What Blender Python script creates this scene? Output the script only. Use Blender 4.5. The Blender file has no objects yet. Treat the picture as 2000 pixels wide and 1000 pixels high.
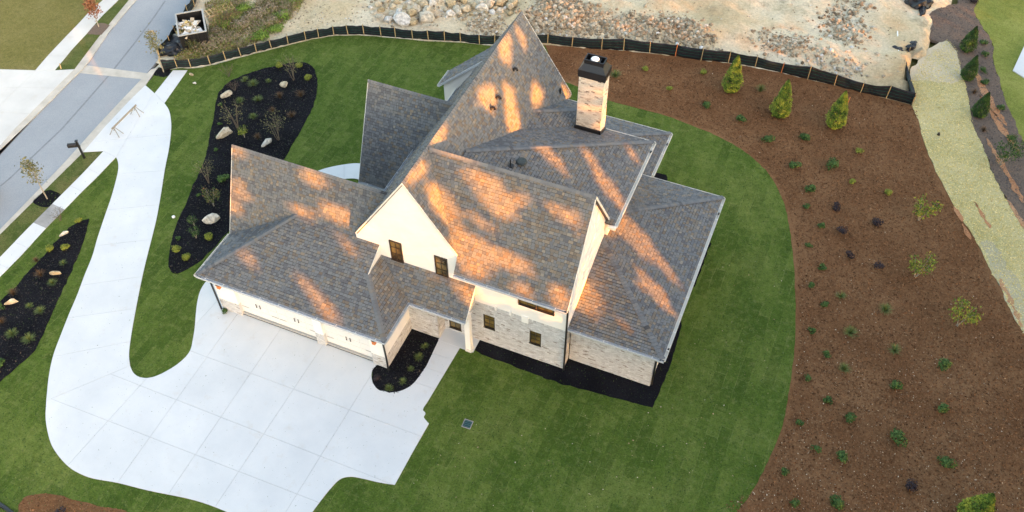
import bpy, bmesh, math, random
from mathutils import Vector, Matrix, noise
random.seed(7)
SC = bpy.context.scene
COL = SC.collection

# ------------------------------------------------------------------ camera
F, PITCH, ROLL, YAW = 1768.76, 0.8661, -0.006, -0.4015
CAM = Vector((16.666, -22.123, 40.839))
fw = Vector((math.sin(YAW)*math.cos(PITCH), math.cos(YAW)*math.cos(PITCH), -math.sin(PITCH)))
rt = Vector((math.cos(YAW), -math.sin(YAW), 0)); up = rt.cross(fw)
r2 = math.cos(ROLL)*rt + math.sin(ROLL)*up
u2 = -math.sin(ROLL)*rt + math.cos(ROLL)*up
M3 = Matrix((r2, u2, -fw)).transposed()
cd = bpy.data.cameras.new('camera'); cam = bpy.data.objects.new('camera', cd); COL.objects.link(cam)
cam.matrix_world = Matrix.Translation(CAM) @ M3.to_4x4()
cd.sensor_width = 36; cd.lens = F/2000*36; cd.clip_start = .5; cd.clip_end = 5000
SC.camera = cam

# ------------------------------------------------------------------ light
SUN_EL = math.radians(12.0)
SUN_H = Vector((.872, -.49, 0)).normalized()
SUN_ROT = math.atan2(SUN_H.x, SUN_H.y)
w = bpy.data.worlds.new('World'); SC.world = w; w.use_nodes = True
nt = w.node_tree; bg = nt.nodes['Background']
sky = nt.nodes.new('ShaderNodeTexSky'); sky.sky_type = 'NISHITA'; sky.sun_disc = False
sky.sun_elevation = SUN_EL; sky.sun_rotation = SUN_ROT; sky.air_density = 1.0; sky.dust_density = 2.0; sky.ozone_density = 1.0
tint = nt.nodes.new('ShaderNodeMix'); tint.data_type = 'RGBA'; tint.blend_type = 'MULTIPLY'; tint.inputs[0].default_value = 1
tint.inputs[7].default_value = (1.06, .905, .745, 1); nt.links.new(sky.outputs[0], tint.inputs[6]); nt.links.new(tint.outputs[2], bg.inputs[0]); bg.inputs[1].default_value = .15
sd = bpy.data.lights.new('sun', 'SUN'); sd.energy = 5.0; sd.angle = math.radians(.6); sd.color = (1, .335, .035)
so = bpy.data.objects.new('sun', sd); COL.objects.link(so)
sdir = Vector((SUN_H.x*math.cos(SUN_EL), SUN_H.y*math.cos(SUN_EL), math.sin(SUN_EL)))
so.rotation_euler = sdir.to_track_quat('Z', 'Y').to_euler(); so.location = sdir*90
SC.view_settings.view_transform = 'Standard'; SC.view_settings.look = 'None'
SC.view_settings.gamma = 1; SC.view_settings.use_curve_mapping = False
SC.view_settings.exposure = 2.62

# ------------------------------------------------------------------ helpers
def ray(px, py):
    return M3 @ Vector(((px-1000)/F, -(py-500)/F, -1.0))
def G(px, py, z=0.0):                     # survey: the place on the ground seen in the photograph
    d = ray(px, py); return CAM + d*((z-CAM.z)/d.z)
def G2(px, py):
    p = G(px, py); return (p.x, p.y)
def height(b, t):
    B = G(*b); d = ray(*t); n = Vector((d.x, d.y)); s = Vector((B.x-CAM.x, B.y-CAM.y)).dot(n)/n.dot(n)
    return (CAM + d*s).z

def tag(o, label=None, cat=None, group=None, kind=None):
    if label: o['label'] = label
    if cat: o['category'] = cat
    if group: o['group'] = group
    if kind: o['kind'] = kind
    return o
def empty(name, loc=(0, 0, 0), rz=0, parent=None):
    o = bpy.data.objects.new(name, None); COL.objects.link(o); o.location = loc; o.rotation_euler.z = rz
    if parent: o.parent = parent
    return o
def link(name, me, parent=None, loc=None, rz=None, sc=None):
    o = bpy.data.objects.new(name, me); COL.objects.link(o)
    if parent: o.parent = parent
    if loc is not None: o.location = loc
    if rz is not None: o.rotation_euler = (0, 0, rz) if not isinstance(rz, tuple) else rz
    if sc is not None: o.scale = (sc, sc, sc) if not isinstance(sc, tuple) else sc
    return o
class MB:
    def __init__(s): s.v = []; s.f = []; s.t = []
    def poly(s, pts, tone=.5):
        b = len(s.v); s.v += [tuple(p) for p in pts]; s.t += [tone]*len(pts); s.f.append(tuple(range(b, b+len(pts))))
    def box(s, x0, y0, z0, x1, y1, z1, tone=.5):
        b = len(s.v); s.v += [(x0,y0,z0),(x1,y0,z0),(x1,y1,z0),(x0,y1,z0),(x0,y0,z1),(x1,y0,z1),(x1,y1,z1),(x0,y1,z1)]
        s.t += [tone]*8
        s.f += [tuple(b+i for i in q) for q in ((0,3,2,1),(4,5,6,7),(0,1,5,4),(1,2,6,5),(2,3,7,6),(3,0,4,7))]
    def obox(s, O, U, V, W, tone=.5):       # box from a corner and three edge vectors
        O, U, V, W = map(Vector, (O, U, V, W)); b = len(s.v)
        s.v += [tuple(p) for p in (O, O+U, O+U+V, O+V, O+W, O+U+W, O+U+V+W, O+V+W)]; s.t += [tone]*8
        q = ((0,3,2,1),(4,5,6,7),(0,1,5,4),(1,2,6,5),(2,3,7,6),(3,0,4,7))
        if U.cross(V).dot(W) < 0: q = tuple(tuple(reversed(a)) for a in q)
        s.f += [tuple(b+i for i in a) for a in q]
    def prism(s, pts, d, tone=.5):          # planar polygon extruded by vector d
        pts = [Vector(p) for p in pts]; d = Vector(d); n = len(pts); b = len(s.v)
        s.v += [tuple(p) for p in pts] + [tuple(p+d) for p in pts]; s.t += [tone]*(2*n)
        nn = Vector((0, 0, 0))
        for i in range(n): nn += pts[i].cross(pts[(i+1) % n])
        top = list(range(b, b+n)); bot = list(range(b+n, b+2*n))
        if nn.dot(d) > 0: top.reverse(); s.f.append(tuple(top)); s.f.append(tuple(bot)); rev = False
        else: s.f.append(tuple(top)); s.f.append(tuple(reversed(bot))); rev = True
        for i in range(n):
            j = (i+1) % n; q = (b+i, b+j, b+n+j, b+n+i)
            s.f.append(tuple(reversed(q)) if rev else q)
    def tube(s, pts, r, n=6, tone=.5, r1=None, cap=True):
        pts = [Vector(p) for p in pts]; m = len(pts); b = len(s.v)
        for i, p in enumerate(pts):
            t = (pts[min(i+1, m-1)]-pts[max(i-1, 0)]).normalized()
            a = t.orthogonal().normalized() if abs(t.z) < .99 else Vector((1, 0, 0)); c = t.cross(a).normalized(); a = c.cross(t)
            rr = r if r1 is None else r+(r1-r)*i/(m-1)
            for k in range(n):
                an = 2*math.pi*k/n; s.v.append(tuple(p+rr*(math.cos(an)*a+math.sin(an)*c))); s.t.append(tone)
        for i in range(m-1):
            for k in range(n):
                k2 = (k+1) % n; s.f.append((b+i*n+k, b+i*n+k2, b+(i+1)*n+k2, b+(i+1)*n+k))
        if cap:
            s.f.append(tuple(reversed(range(b, b+n)))); s.f.append(tuple(range(b+(m-1)*n, b+m*n)))
    def mesh(s, name, mat, smooth=False):
        me = bpy.data.meshes.new(name); me.from_pydata(s.v, [], s.f)
        a = me.attributes.new('tone', 'FLOAT', 'POINT'); a.data.foreach_set('value', s.t)
        if mat: me.materials.append(mat)
        if smooth: me.polygons.foreach_set('use_smooth', [True]*len(me.polygons))
        me.update(); return me
    def build(s, name, mat, parent=None, smooth=False):
        return link(name, s.mesh(name, mat, smooth), parent)

# ------------------------------------------------------------------ materials
def new_mat(name, rough=.9, spec=.2):
    m = bpy.data.materials.new(name); m.use_nodes = True; b = m.node_tree.nodes['Principled BSDF']
    b.inputs['Roughness'].default_value = rough; b.inputs['Specular IOR Level'].default_value = spec
    return m, m.node_tree, b
def nz(t, scale, detail=4, rough=.6, vec=None, kind='ShaderNodeTexNoise'):
    n = t.nodes.new(kind); n.inputs['Scale'].default_value = scale
    if kind == 'ShaderNodeTexNoise': n.inputs['Detail'].default_value = detail; n.inputs['Roughness'].default_value = rough
    if vec is not None: t.links.new(vec, n.inputs['Vector'])
    return n
def ramp(t, src, stops, interp='LINEAR'):
    r = t.nodes.new('ShaderNodeValToRGB'); r.color_ramp.interpolation = interp
    e = r.color_ramp.elements
    while len(e) < len(stops): e.new(.5)
    for i, (p, c) in enumerate(stops): e[i].position = p; e[i].color = (*c, 1)
    t.links.new(src, r.inputs[0]); return r.outputs[0]
def mix(t, fac, a, b, mode='MIX'):
    n = t.nodes.new('ShaderNodeMix'); n.data_type = 'RGBA'; n.blend_type = mode
    for s, v in ((n.inputs[0], fac), (n.inputs[6], a), (n.inputs[7], b)):
        if isinstance(v, (int, float)): s.default_value = v
        elif isinstance(v, tuple): s.default_value = (*v, 1)
        else: t.links.new(v, s)
    return n.outputs[2]
def mrange(t, src, a, b, c=0., d=1.):
    n = t.nodes.new('ShaderNodeMapRange'); n.inputs[1].default_value = a; n.inputs[2].default_value = b
    n.inputs[3].default_value = c; n.inputs[4].default_value = d; t.links.new(src, n.inputs[0]); return n.outputs[0]
def bump(t, b, src, strength=.3, dist=.02):
    n = t.nodes.new('ShaderNodeBump'); n.inputs['Strength'].default_value = strength; n.inputs['Distance'].default_value = dist
    t.links.new(src, n.inputs['Height']); t.links.new(n.outputs[0], b.inputs['Normal'])
def pos(t):
    return t.nodes.new('ShaderNodeNewGeometry').outputs['Position']
def tonemat(name, stops, rough=.9, spec=.2, fine=25, fineamt=.25, var=None):
    m, t, b = new_mat(name, rough, spec)
    a = t.nodes.new('ShaderNodeAttribute'); a.attribute_name = 'tone'
    c = ramp(t, a.outputs['Fac'], stops)
    n = nz(t, fine, 3, .6, pos(t)); k = mrange(t, n.outputs[0], .3, .7, 1-fineamt, 1+fineamt)
    v = t.nodes.new('ShaderNodeVectorMath'); v.operation = 'SCALE'; t.links.new(c, v.inputs[0]); t.links.new(k, v.inputs['Scale'])
    t.links.new(v.outputs[0], b.inputs['Base Color']); return m
def plain(name, col, rough=.7, spec=.3, var=.08, scale=6, metal=0):
    m, t, b = new_mat(name, rough, spec); b.inputs['Metallic'].default_value = metal
    n = nz(t, scale, 5, .65, pos(t))
    c = ramp(t, n.outputs[0], [(.3, tuple(x*(1-var) for x in col)), (.7, tuple(min(1, x*(1+var)) for x in col))])
    t.links.new(c, b.inputs['Base Color']); return m
MT = {}
# shingles
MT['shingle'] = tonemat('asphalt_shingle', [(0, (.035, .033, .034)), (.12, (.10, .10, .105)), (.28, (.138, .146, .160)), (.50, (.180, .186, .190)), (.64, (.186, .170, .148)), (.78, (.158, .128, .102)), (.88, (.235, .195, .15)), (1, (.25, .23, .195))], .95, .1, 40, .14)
MT['deck'] = plain('roof_deck', (.06, .055, .055))
MT['white'] = plain('white_stucco', (.84, .83, .805), .85, .2, .03, 1.5)
MT['trim'] = plain('white_painted_trim', (.74, .72, .67), .6, .3, .04, 3)
MT['gutter'] = plain('zinc_gutter', (.50, .53, .57), .45, .5, .12, 5)
MT['black'] = plain('black_metal', (.015, .015, .017), .35, .5, .3, 9)
MT['brick'] = tonemat('whitewashed_brick', [(0, (.24, .21, .195)), (.12, (.40, .385, .37)), (.4, (.50, .505, .515)), (.75, (.61, .615, .62)), (1, (.70, .70, .71))], .9, .15, 18, .14)
MT['mortar'] = plain('lime_mortar', (.57, .58, .59), .95, .1, .1, 12)
MT['chbrick'] = tonemat('cream_brick', [(0, (.14, .12, .11)), (.1, (.42, .34, .27)), (.45, (.66, .60, .50)), (1, (.78, .73, .64))], .9, .15, 18, .12)
MT['wood'] = plain('stained_wood', (.30, .16, .075), .7, .2, .25, 8)
MT['frame'] = plain('dark_bronze_frame', (.03, .022, .016), .5, .4, .2, 9)
m, t, b = new_mat('window_glass', .08, .6)
n = nz(t, .9, 2, .5, pos(t)); t.links.new(ramp(t, n.outputs[0], [(.35, (.04, .03, .016)), (.62, (.20, .14, .05))]), b.inputs['Base Color']); MT['glass'] = m  # golden brown mottle painted in to stand for reflections
MT['stake'] = plain('raw_wood_stake', (.50, .37, .20), .9, .1, .15, 6)
MT['orange'] = plain('orange_stake_paint', (.65, .22, .08), .8, .2, .1, 6)

def conc(name, a, b_, scale=.35, stain=(.5, .42, .33), rough=.85):
    m, t, b = new_mat(name, rough, .2); P = pos(t)
    n1 = nz(t, scale, 6, .62, P); c = ramp(t, n1.outputs[0], [(.32, a), (.68, b_)])
    n2 = nz(t, 1.1, 5, .7, P); c = mix(t, mrange(t, n2.outputs[0], .58, .8, 0, .38), c, stain)
    n5 = nz(t, .18, 5, .7, P); c = mix(t, mrange(t, n5.outputs[0], .55, .75, 0, .30), c, (.50, .48, .45))
    oi = t.nodes.new('ShaderNodeObjectInfo'); k = mrange(t, oi.outputs['Random'], 0, 1, .985, 1.012)
    n3 = nz(t, 40, 2, .5, P); k2 = mrange(t, n3.outputs[0], .3, .7, .97, 1.03)
    v = t.nodes.new('ShaderNodeVectorMath'); v.operation = 'SCALE'; t.links.new(c, v.inputs[0]); t.links.new(k, v.inputs['Scale'])
    v2 = t.nodes.new('ShaderNodeVectorMath'); v2.operation = 'SCALE'; t.links.new(v.outputs[0], v2.inputs[0]); t.links.new(k2, v2.inputs['Scale'])
    t.links.new(v2.outputs[0], b.inputs['Base Color']); bump(t, b, n3.outputs[0], .15, .005); return m
MT['conc'] = conc('driveway_concrete', (.60, .615, .635), (.70, .705, .715))
MT['walk'] = conc('sidewalk_concrete', (.55, .545, .53), (.66, .65, .63))
MT['wet'] = conc('grey_patched_concrete', (.27, .265, .26), (.38, .37, .36), 1.2)
MT['curb'] = conc('curb_concrete', (.42, .39, .34), (.58, .54, .48), 1.0)
MT['joint'] = plain('joint_grit', (.36, .355, .35), .95, .1, .2, 9)
# asphalt
m, t, b = new_mat('pale_asphalt', .9, .2); P = pos(t)
n1 = nz(t, .25, 6, .6, P); c = ramp(t, n1.outputs[0], [(.3, (.27, .295, .325)), (.7, (.335, .355, .385))])
n2 = nz(t, 22, 2, .7, P); c = mix(t, mrange(t, n2.outputs[0], .45, .75, 0, .35), c, (.44, .45, .46)); c = mix(t, mrange(t, n2.outputs[0], .5, .25, 0, .4), c, (.18, .2, .22))
t.links.new(c, b.inputs['Base Color']); MT['asphalt'] = m
MT['seam'] = plain('dark_asphalt_seam', (.225, .24, .26), .9, .1, .15, 4)

def lawn(name, ca, cb, cc, straw, sod=True, patch=.22):
    m, t, b = new_mat(name, .95, .1); P = pos(t)
    big = nz(t, patch, 3, .55, P); c = ramp(t, big.outputs[0], [(.30, ca), (.5, cb), (.72, cc)])
    if sod:
        mp = t.nodes.new('ShaderNodeMapping'); mp.inputs['Rotation'].default_value = (0, 0, math.pi/2+.02)
        wv = nz(t, .8, 2, .5, P); va = t.nodes.new('ShaderNodeVectorMath'); va.operation = 'MULTIPLY_ADD'
        t.links.new(wv.outputs['Color'], va.inputs[0]); va.inputs[1].default_value = (.12, .12, 0); t.links.new(P, va.inputs[2])
        t.links.new(va.outputs[0], mp.inputs[0])
        br = t.nodes.new('ShaderNodeTexBrick'); br.inputs['Color1'].default_value = (0, 0, 0, 1); br.inputs['Color2'].default_value = (1, 1, 1, 1)
        br.inputs['Mortar'].default_value = (.5, .5, .5, 1); br.inputs['Scale'].default_value = 1; br.inputs['Mortar Size'].default_value = .018
        br.inputs['Brick Width'].default_value = 1.55; br.inputs['Row Height'].default_value = .62; t.links.new(mp.outputs[0], br.inputs['Vector'])
        br.inputs['Mortar Smooth'].default_value = .6
        c = mix(t, .30, c, ramp(t, br.outputs['Color'], [(0, tuple(x*.62 for x in ca)), (.5, cb), (1, tuple(x*1.12 for x in cc))]))
        ms = nz(t, .5, 3, .6, P); mk = t.nodes.new('ShaderNodeMath'); mk.operation = 'MULTIPLY'
        t.links.new(br.outputs['Fac'], mk.inputs[0]); t.links.new(mrange(t, ms.outputs[0], .45, .65, 0, .5), mk.inputs[1])
        c = mix(t, mk.outputs[0], c, straw)
    n2 = nz(t, 2.6, 6, .72, P); c = mix(t, mrange(t, n2.outputs[0], .50, .74, 0, .45), c, straw)
    c = mix(t, mrange(t, n2.outputs[0], .46, .25, 0, .5), c, tuple(x*.5 for x in ca))
    n3 = nz(t, 14, 4, .75, P); k = mrange(t, n3.outputs[0], .3, .7, .62, 1.38)
    v = t.nodes.new('ShaderNodeVectorMath'); v.operation = 'SCALE'; t.links.new(c, v.inputs[0]); t.links.new(k, v.inputs['Scale'])
    t.links.new(v.outputs[0], b.inputs['Base Color']); bump(t, b, n3.outputs[0], .6, .03); return m
MT['lawn'] = lawn('sod_lawn', (.043, .082, .011), (.076, .118, .019), (.135, .166, .038), (.22, .22, .08))
MT['oldlawn'] = lawn('tired_lawn', (.13, .125, .033), (.165, .15, .048), (.20, .175, .07), (.26, .22, .10), False, .15)
MT['vergelawn'] = lawn('verge_lawn', (.055, .085, .02), (.09, .11, .03), (.14, .13, .05), (.19, .17, .075), False, .5)
MT['brightlawn'] = lawn('bright_lawn', (.13, .16, .03), (.2, .22, .05), (.25, .26, .07), (.3, .28, .1), False, .3)

def litter(name, stops, specks, fibre=True, s=1.):
    m, t, b = new_mat(name, .98, .05); P = pos(t)
    big = nz(t, .3*s, 4, .6, P); fine = nz(t, 9*s, 5, .78, P)
    mm = t.nodes.new('ShaderNodeMath'); mm.operation = 'MULTIPLY_ADD'; t.links.new(big.outputs[0], mm.inputs[0]); mm.inputs[1].default_value = .55
    ad = t.nodes.new('ShaderNodeMath'); ad.operation = 'MULTIPLY'; t.links.new(fine.outputs[0], ad.inputs[0]); ad.inputs[1].default_value = .75
    t.links.new(ad.outputs[0], mm.inputs[2]); c = ramp(t, mm.outputs[0], stops)
    v = nz(t, 16*s, 1, .5, P, 'ShaderNodeTexVoronoi')
    c = mix(t, mrange(t, v.outputs['Distance'], .13, .05, 0, .5), c, specks)
    t.links.new(c, b.inputs['Base Color']); bump(t, b, fine.outputs[0], .8, .05); return m
MT['brown'] = litter('brown_bark_mulch', [(.36, (.092, .039, .017)), (.58, (.162, .076, .035)), (.80, (.25, .133, .066))], (.24, .16, .10))
MT['blackm'] = litter('black_mulch', [(.40, (.004, .004, .006)), (.62, (.009, .009, .012)), (.85, (.022, .022, .027))], (.045, .042, .04), s=1.5)
MT['greym'] = litter('grey_bark_mulch', [(.40, (.085, .068, .058)), (.6, (.145, .115, .098)), (.8, (.22, .155, .115))], (.3, .2, .13))
MT['clay'] = litter('orange_clay', [(.40, (.28, .12, .055)), (.6, (.42, .2, .1)), (.8, (.5, .3, .18))], (.5, .4, .3))
MT['straw'] = litter('straw_mat', [(.40, (.27, .24, .085)), (.54, (.44, .39, .18)), (.70, (.60, .52, .29))], (.62, .55, .36))
MT['strawgrey'] = litter('worn_straw', [(.38, (.30, .27, .17)), (.6, (.42, .38, .26)), (.8, (.52, .46, .31))], (.5, .45, .3))
MT['sand'] = litter('pale_sand', [(.38, (.45, .37, .24)), (.6, (.56, .48, .34)), (.8, (.66, .57, .42))], (.6, .55, .42))
# construction dirt
m, t, b = new_mat('site_dirt', .97, .05); P = pos(t)
n1 = nz(t, .10, 6, .62, P); c = ramp(t, n1.outputs[0], [(.32, (.46, .35, .20)), (.45, (.60, .49, .32)), (.56, (.70, .61, .45)), (.72, (.76, .69, .56))])
n2 = nz(t, .22, 4, .6, P); n2.inputs['Distortion'].default_value = 1.2
c = mix(t, mrange(t, n2.outputs[0], .58, .72, 0, .75), c, (.56, .32, .17))
n4 = nz(t, .45, 6, .7, P); c = mix(t, mrange(t, n4.outputs[0], .55, .70, 0, .65), c, (.27, .225, .15))
n3 = nz(t, 5, 6, .8, P); k = mrange(t, n3.outputs[0], .3, .7, .68, 1.2)
v = t.nodes.new('ShaderNodeVectorMath'); v.operation = 'SCALE'; t.links.new(c, v.inputs[0]); t.links.new(k, v.inputs['Scale'])
t.links.new(v.outputs[0], b.inputs['Base Color']); bump(t, b, n3.outputs[0], .8, .12); MT['dirt'] = m
MT['rock'] = tonemat('tan_granite', [(0, (.14, .11, .085)), (.3, (.30, .24, .14)), (.55, (.44, .36, .24)), (.8, (.50, .455, .38)), (1, (.56, .55, .53))], .95, .1, 5, .42)
MT['rubble'] = tonemat('rubble', [(0, (.15, .115, .08)), (.35, (.29, .235, .165)), (.6, (.40, .345, .26)), (.85, (.47, .43, .36)), (1, (.62, .61, .59))], .95, .1, 6, .25)
for nm, st in dict(
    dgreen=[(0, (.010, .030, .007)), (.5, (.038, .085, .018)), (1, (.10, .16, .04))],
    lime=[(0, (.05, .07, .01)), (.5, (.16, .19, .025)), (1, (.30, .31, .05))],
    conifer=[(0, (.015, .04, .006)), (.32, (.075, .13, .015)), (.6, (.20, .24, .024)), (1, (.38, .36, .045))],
    dconifer=[(0, (.008, .025, .006)), (.6, (.03, .07, .012)), (1, (.08, .13, .02))],
    burg=[(0, (.012, .009, .012)), (.6, (.028, .02, .026)), (1, (.06, .045, .05))],
    tuft=[(0, (.05, .075, .015)), (.5, (.12, .16, .045)), (1, (.22, .25, .10))],
    btuft=[(0, (.05, .03, .018)), (.5, (.11, .065, .035)), (1, (.2, .15, .09))],
    bronze=[(0, (.025, .04, .01)), (.45, (.06, .085, .022)), (.8, (.13, .10, .035)), (1, (.24, .13, .06))],
    yellowg=[(0, (.04, .07, .012)), (.4, (.12, .17, .02)), (1, (.36, .34, .04))],
    red=[(0, (.12, .045, .025)), (.5, (.25, .10, .05)), (1, (.36, .20, .10))],
    olive=[(0, (.07, .08, .03)), (.5, (.15, .15, .06)), (1, (.26, .23, .11))],
    weed=[(0, (.06, .09, .02)), (.35, (.13, .17, .04)), (.6, (.20, .15, .09)), (1, (.34, .27, .2))],
    weedg=[(0, (.05, .10, .015)), (.5, (.13, .22, .03)), (1, (.25, .33, .06))],
    tree=[(0, (.02, .04, .01)), (1, (.07, .1, .03))]).items():
    MT[nm] = tonemat('leaf_'+nm, st, .75, .25, 30, .15)
MT['bark'] = plain('bark', (.14, .115, .09), .95, .1, .25, 8)
MT['palebark'] = plain('pale_bark', (.30, .27, .22), .95, .1, .2, 8)

# ------------------------------------------------------------------ ground sheets
def smooth(pts, n=5):
    # Catmull-Rom through the points; a third entry marks a corner that stays sharp
    N = len(pts); out = []
    P = [Vector((p[0], p[1])) for p in pts]; sh = [len(p) > 2 for p in pts]
    for i in range(N):
        j = (i+1) % N; p1, p2 = P[i], P[j]
        p0 = P[i-1] if not sh[i] else p1-(p2-p1); p3 = P[(j+1) % N] if not sh[j] else p2+(p2-p1)
        out.append(p1)
        if sh[i] and sh[j]: continue
        for k in range(1, n):
            s = k/n; out.append(.5*((2*p1)+(p2-p0)*s+(2*p0-5*p1+4*p2-p3)*s*s+(3*p1-p0-3*p2+p3)*s**3))
    return out
def ground_poly(pxs, sm=True):
    w_ = [(*G2(p[0], p[1]),) + ((1,) if len(p) > 2 else ()) for p in pxs]
    return smooth(w_) if sm else [Vector(p[:2]) for p in w_]
def ragged(poly, amp, step=.25, seed=0):
    out = []; N = len(poly)
    for i in range(N):
        a, b = poly[i], poly[(i+1) % N]; L = (b-a).length; k = max(1, int(L/step))
        if L > 60: k = 1
        nrm = Vector((-(b-a).y, (b-a).x)); nrm = nrm.normalized() if L > 0 else nrm
        for j in range(k):
            p = a.lerp(b, j/k); out.append(p+nrm*amp*noise.noise(Vector((p.x*2.3, p.y*2.3, seed))))
    return out
def sheet(name, poly, z, mat, thick=.1, parent=None, kind='structure'):
    mb = MB(); mb.prism([(p.x, p.y, z) for p in poly], (0, 0, -thick)); o = mb.build(name, mat, parent)
    if kind: o['kind'] = kind
    return o
def inside(p, poly):
    x, y = p[0], p[1]; c = False; j = len(poly)-1
    for i in range(len(poly)):
        a, b = poly[i], poly[j]
        if (a[1] > y) != (b[1] > y) and x < (b[0]-a[0])*(y-a[1])/(b[1]-a[1])+a[0]: c = not c
        j = i
    return c

mb = MB(); mb.poly([(-1500, -1500, -.45), (1500, -1500, -.45), (1500, 1500, -.45), (-1500, 1500, -.45)])
mb.build('ground', MT['oldlawn'])['kind'] = 'structure'

STAKES = [((319.5,139),(309,115)),((346,131),(342,116)),((373,131),(367,116)),((411,125),(403,110)),((441,116),(435,100)),((471,109),(462.5,94.5)),((501,101),(492.5,85)),((530.5,94),(524,77)),((563,86),(557.5,69)),((597.5,77.5),(594.5,59.5)),((622.5,72.5),(622,54.5)),((652,67.5),(651,50)),((680,67),(680,47.5)),((711,67),(710,47.5)),((744.5,70),(744,50.5)),((772.5,72.5),(772.5,52.5)),((806,75),(806,57)),((837,77.5),(837,57.5)),((868.5,79),(869.5,59)),((899.5,80.5),(901,62.5)),((936.5,86),(938,66)),((966,86),(967.5,67)),((1000,86),(1001,67)),((1034,84),(1035,66)),((1069.5,84),(1069,65.5)),((1117,90.5),(1118,71)),((1175,96),(1177,74)),((1218,97.5),(1222.5,74)),((1269,102.5),(1270.5,80.5)),((1319,109),(1323,86)),((1369,117.5),(1374,94)),((1422.5,122),(1427.5,99)),((1475,130),(1480,109)),((1526,141),(1531,122.5)),((1577.5,154),(1584.5,127.5)),((1630,166),(1636,144)),((1681,180),(1689.5,161)),((1731,191),(1742.5,166)),((1781,204),(1789,180))]
FENCE = [G(*s[0]) for s in STAKES]

# brown mulch sheet right and behind, lawn on top of it
brown = [Vector(G2(*p)) for p in ((1034,84),(1117,90.5),(1218,97.5),(1319,109),(1422,122),(1526,141),(1630,166),(1731,191),(1781,204))]
brown += ground_poly([(1781,204,1),(1796,240),(1808,285),(1825,325),(1850,375),(1880,425),(1905,465),(1925,505),(1940,535),(1955,560),(1975,605),(2000,650),(2090,820),(2120,1200,1),(1200,1300,1),(900,500,1)])
sheet('mulch_bed_ground', ragged(brown, .12, .3, 3), -.045, MT['brown'], .3)
lawn_px = [(319,139),(346,133),(373,133),(411,127),(471,111),(530,96),(597,79.5),(652,69.5),(711,69),(772,74),(837,79.5),(899,82.5),(966,88),(1034,86),(1065,88,1),
 (1090,150),(1120,165),(1188,195),(1250,212),(1300,225),(1340,240),(1385,258),(1430,280),(1470,308),(1500,337),(1520,370),(1533,400),(1543,450),(1549,500),(1553,560),(1554,620),(1552,680),(1545,740),(1537,790),(1525,840),(1500,900),(1475,950),(1440,1000),(1380,1100),(1330,1200,1),
 (-500,1200,1),(-330,760,1),(0,457),(86,372),(162,297),(284,166),(309,131,1)]
sheet('lawn', ragged(ground_poly(lawn_px), .07, .3, 5), -.03, MT['lawn'], .2)

def bed(name, px, z=-.008, mat='blackm', amp=.09):
    p = ragged(ground_poly(px), amp, .2, 9); sheet(name, p, z, MT[mat], .12); return p
BED1 = bed('planting_bed', [(332,530),(330,500),(337,460),(350,425),(362,400),(375,365),(390,335),(403,300),(411,255),(418,225),(422,200),(427,182),(437,169),(451,158),(470,149),(500,138),(530,130),(560,124),(585,121),(600,124),(611,131),(617,145),(620,160),(619,178),(613,203),(603,225),(590,250),(575,275),(560,302),(535,345),(500,400),(470,430),(445,453),(430,470),(410,492),(390,510),(372,522),(350,532)])
BED2 = bed('planting_bed', [(174,427,1),(165,465),(152,500),(142,522),(130,548),(118,575),(105,605),(90,640),(75,672),(60,692),(35,715),(10,735),(-60,790),(-200,800,1),(-60,635),(0,588),(30,560),(60,525),(85,500),(110,470),(135,445),(155,432)])
BED3 = bed('planting_bed', [(735,714,1),(728,722),(726,738),(731,752),(741,762),(760,767),(786,762),(809,747),(833,714),(858,661,1),(830,600,1),(780,600,1),(745,680,1)])
BED4 = bed('planting_bed', [(436,560,1),(432,590),(429,612),(430,628),(435,633),(446,631),(457,625),(474,614,1),(520,560,1)])
bed('planting_bed', [(921,683,1),(1020,722,1),(1106,752,1),(1190,774,1),(1274.5,795.5,1),(1290,760,1),(1306,723,1),(1318,685,1),(1331,636,1),(1325,600,1),(1260,560,1),(960,640,1),(935,660,1)])
bed('planting_bed', [(1358,560,1),(1369,529,1),(1380,495,1),(1389,475,1),(1370,455,1),(1330,545,1)])
bed('planting_bed', [(1268,345,1),(1275,335,1),(1301,341,1),(1303,350,1),(1297,358,1),(1270,375,1)])
bed('mulch_ring', [(65,394),(86,372,1),(102,372),(118,380),(106,393),(95,404)], -.02)
bed('mulch_ring', [(300,146),(310,131,1),(335,136,1),(325,149)], -.02)
bed('mulch_ring', [(170,65),(178,53),(190,46),(202,45),(214,49,1),(206,59),(198,68,1),(183,67)], -.005, 'greym')
BEDB = bed('mulch_bed_corner', [(35,1000),(37,985),(50,970),(75,965),(110,966),(150,978),(200,990),(250,1002),(260,1060),(120,1100),(20,1040)], -.012, 'brown')

# road, kerbs, pavements
RL = [(265,0),(212,62),(170,125),(100,195),(45,250),(0,292)]
RR = [(386,0),(345,62),(300,125),(275,155),(232,200),(185,250),(130,312),(70,375),(0,447)]
def ext(a, b, k):
    a, b = Vector(a), Vector(b); p = a+(a-b)*k; return (p.x, p.y)
def wpts(px): return [Vector(G2(*p)) for p in px]
rl = wpts(RL); rr = wpts(RR)
rl = [rl[0]+(rl[0]-rl[1])*8]+rl+[rl[-1]+(rl[-1]-rl[-2])*10]
rr = [rr[0]+(rr[0]-rr[1])*8]+rr+[rr[-1]+(rr[-1]-rr[-2])*10]
sheet('road', rl+rr[::-1], -.075, MT['asphalt'], .2)
cwalk = sheet('road_band', [Vector(G2(*p)) for p in ((167,126),(290,142),(277,153),(155,141))], -.068, MT['curb'], .02)
sm = [Vector(G2(*p)) for p in ((322,0),(300,32),(268,75),(215,142),(160,205),(120,250),(20,345),(0,362))]
for i in range(len(sm)-1):
    pass
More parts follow.
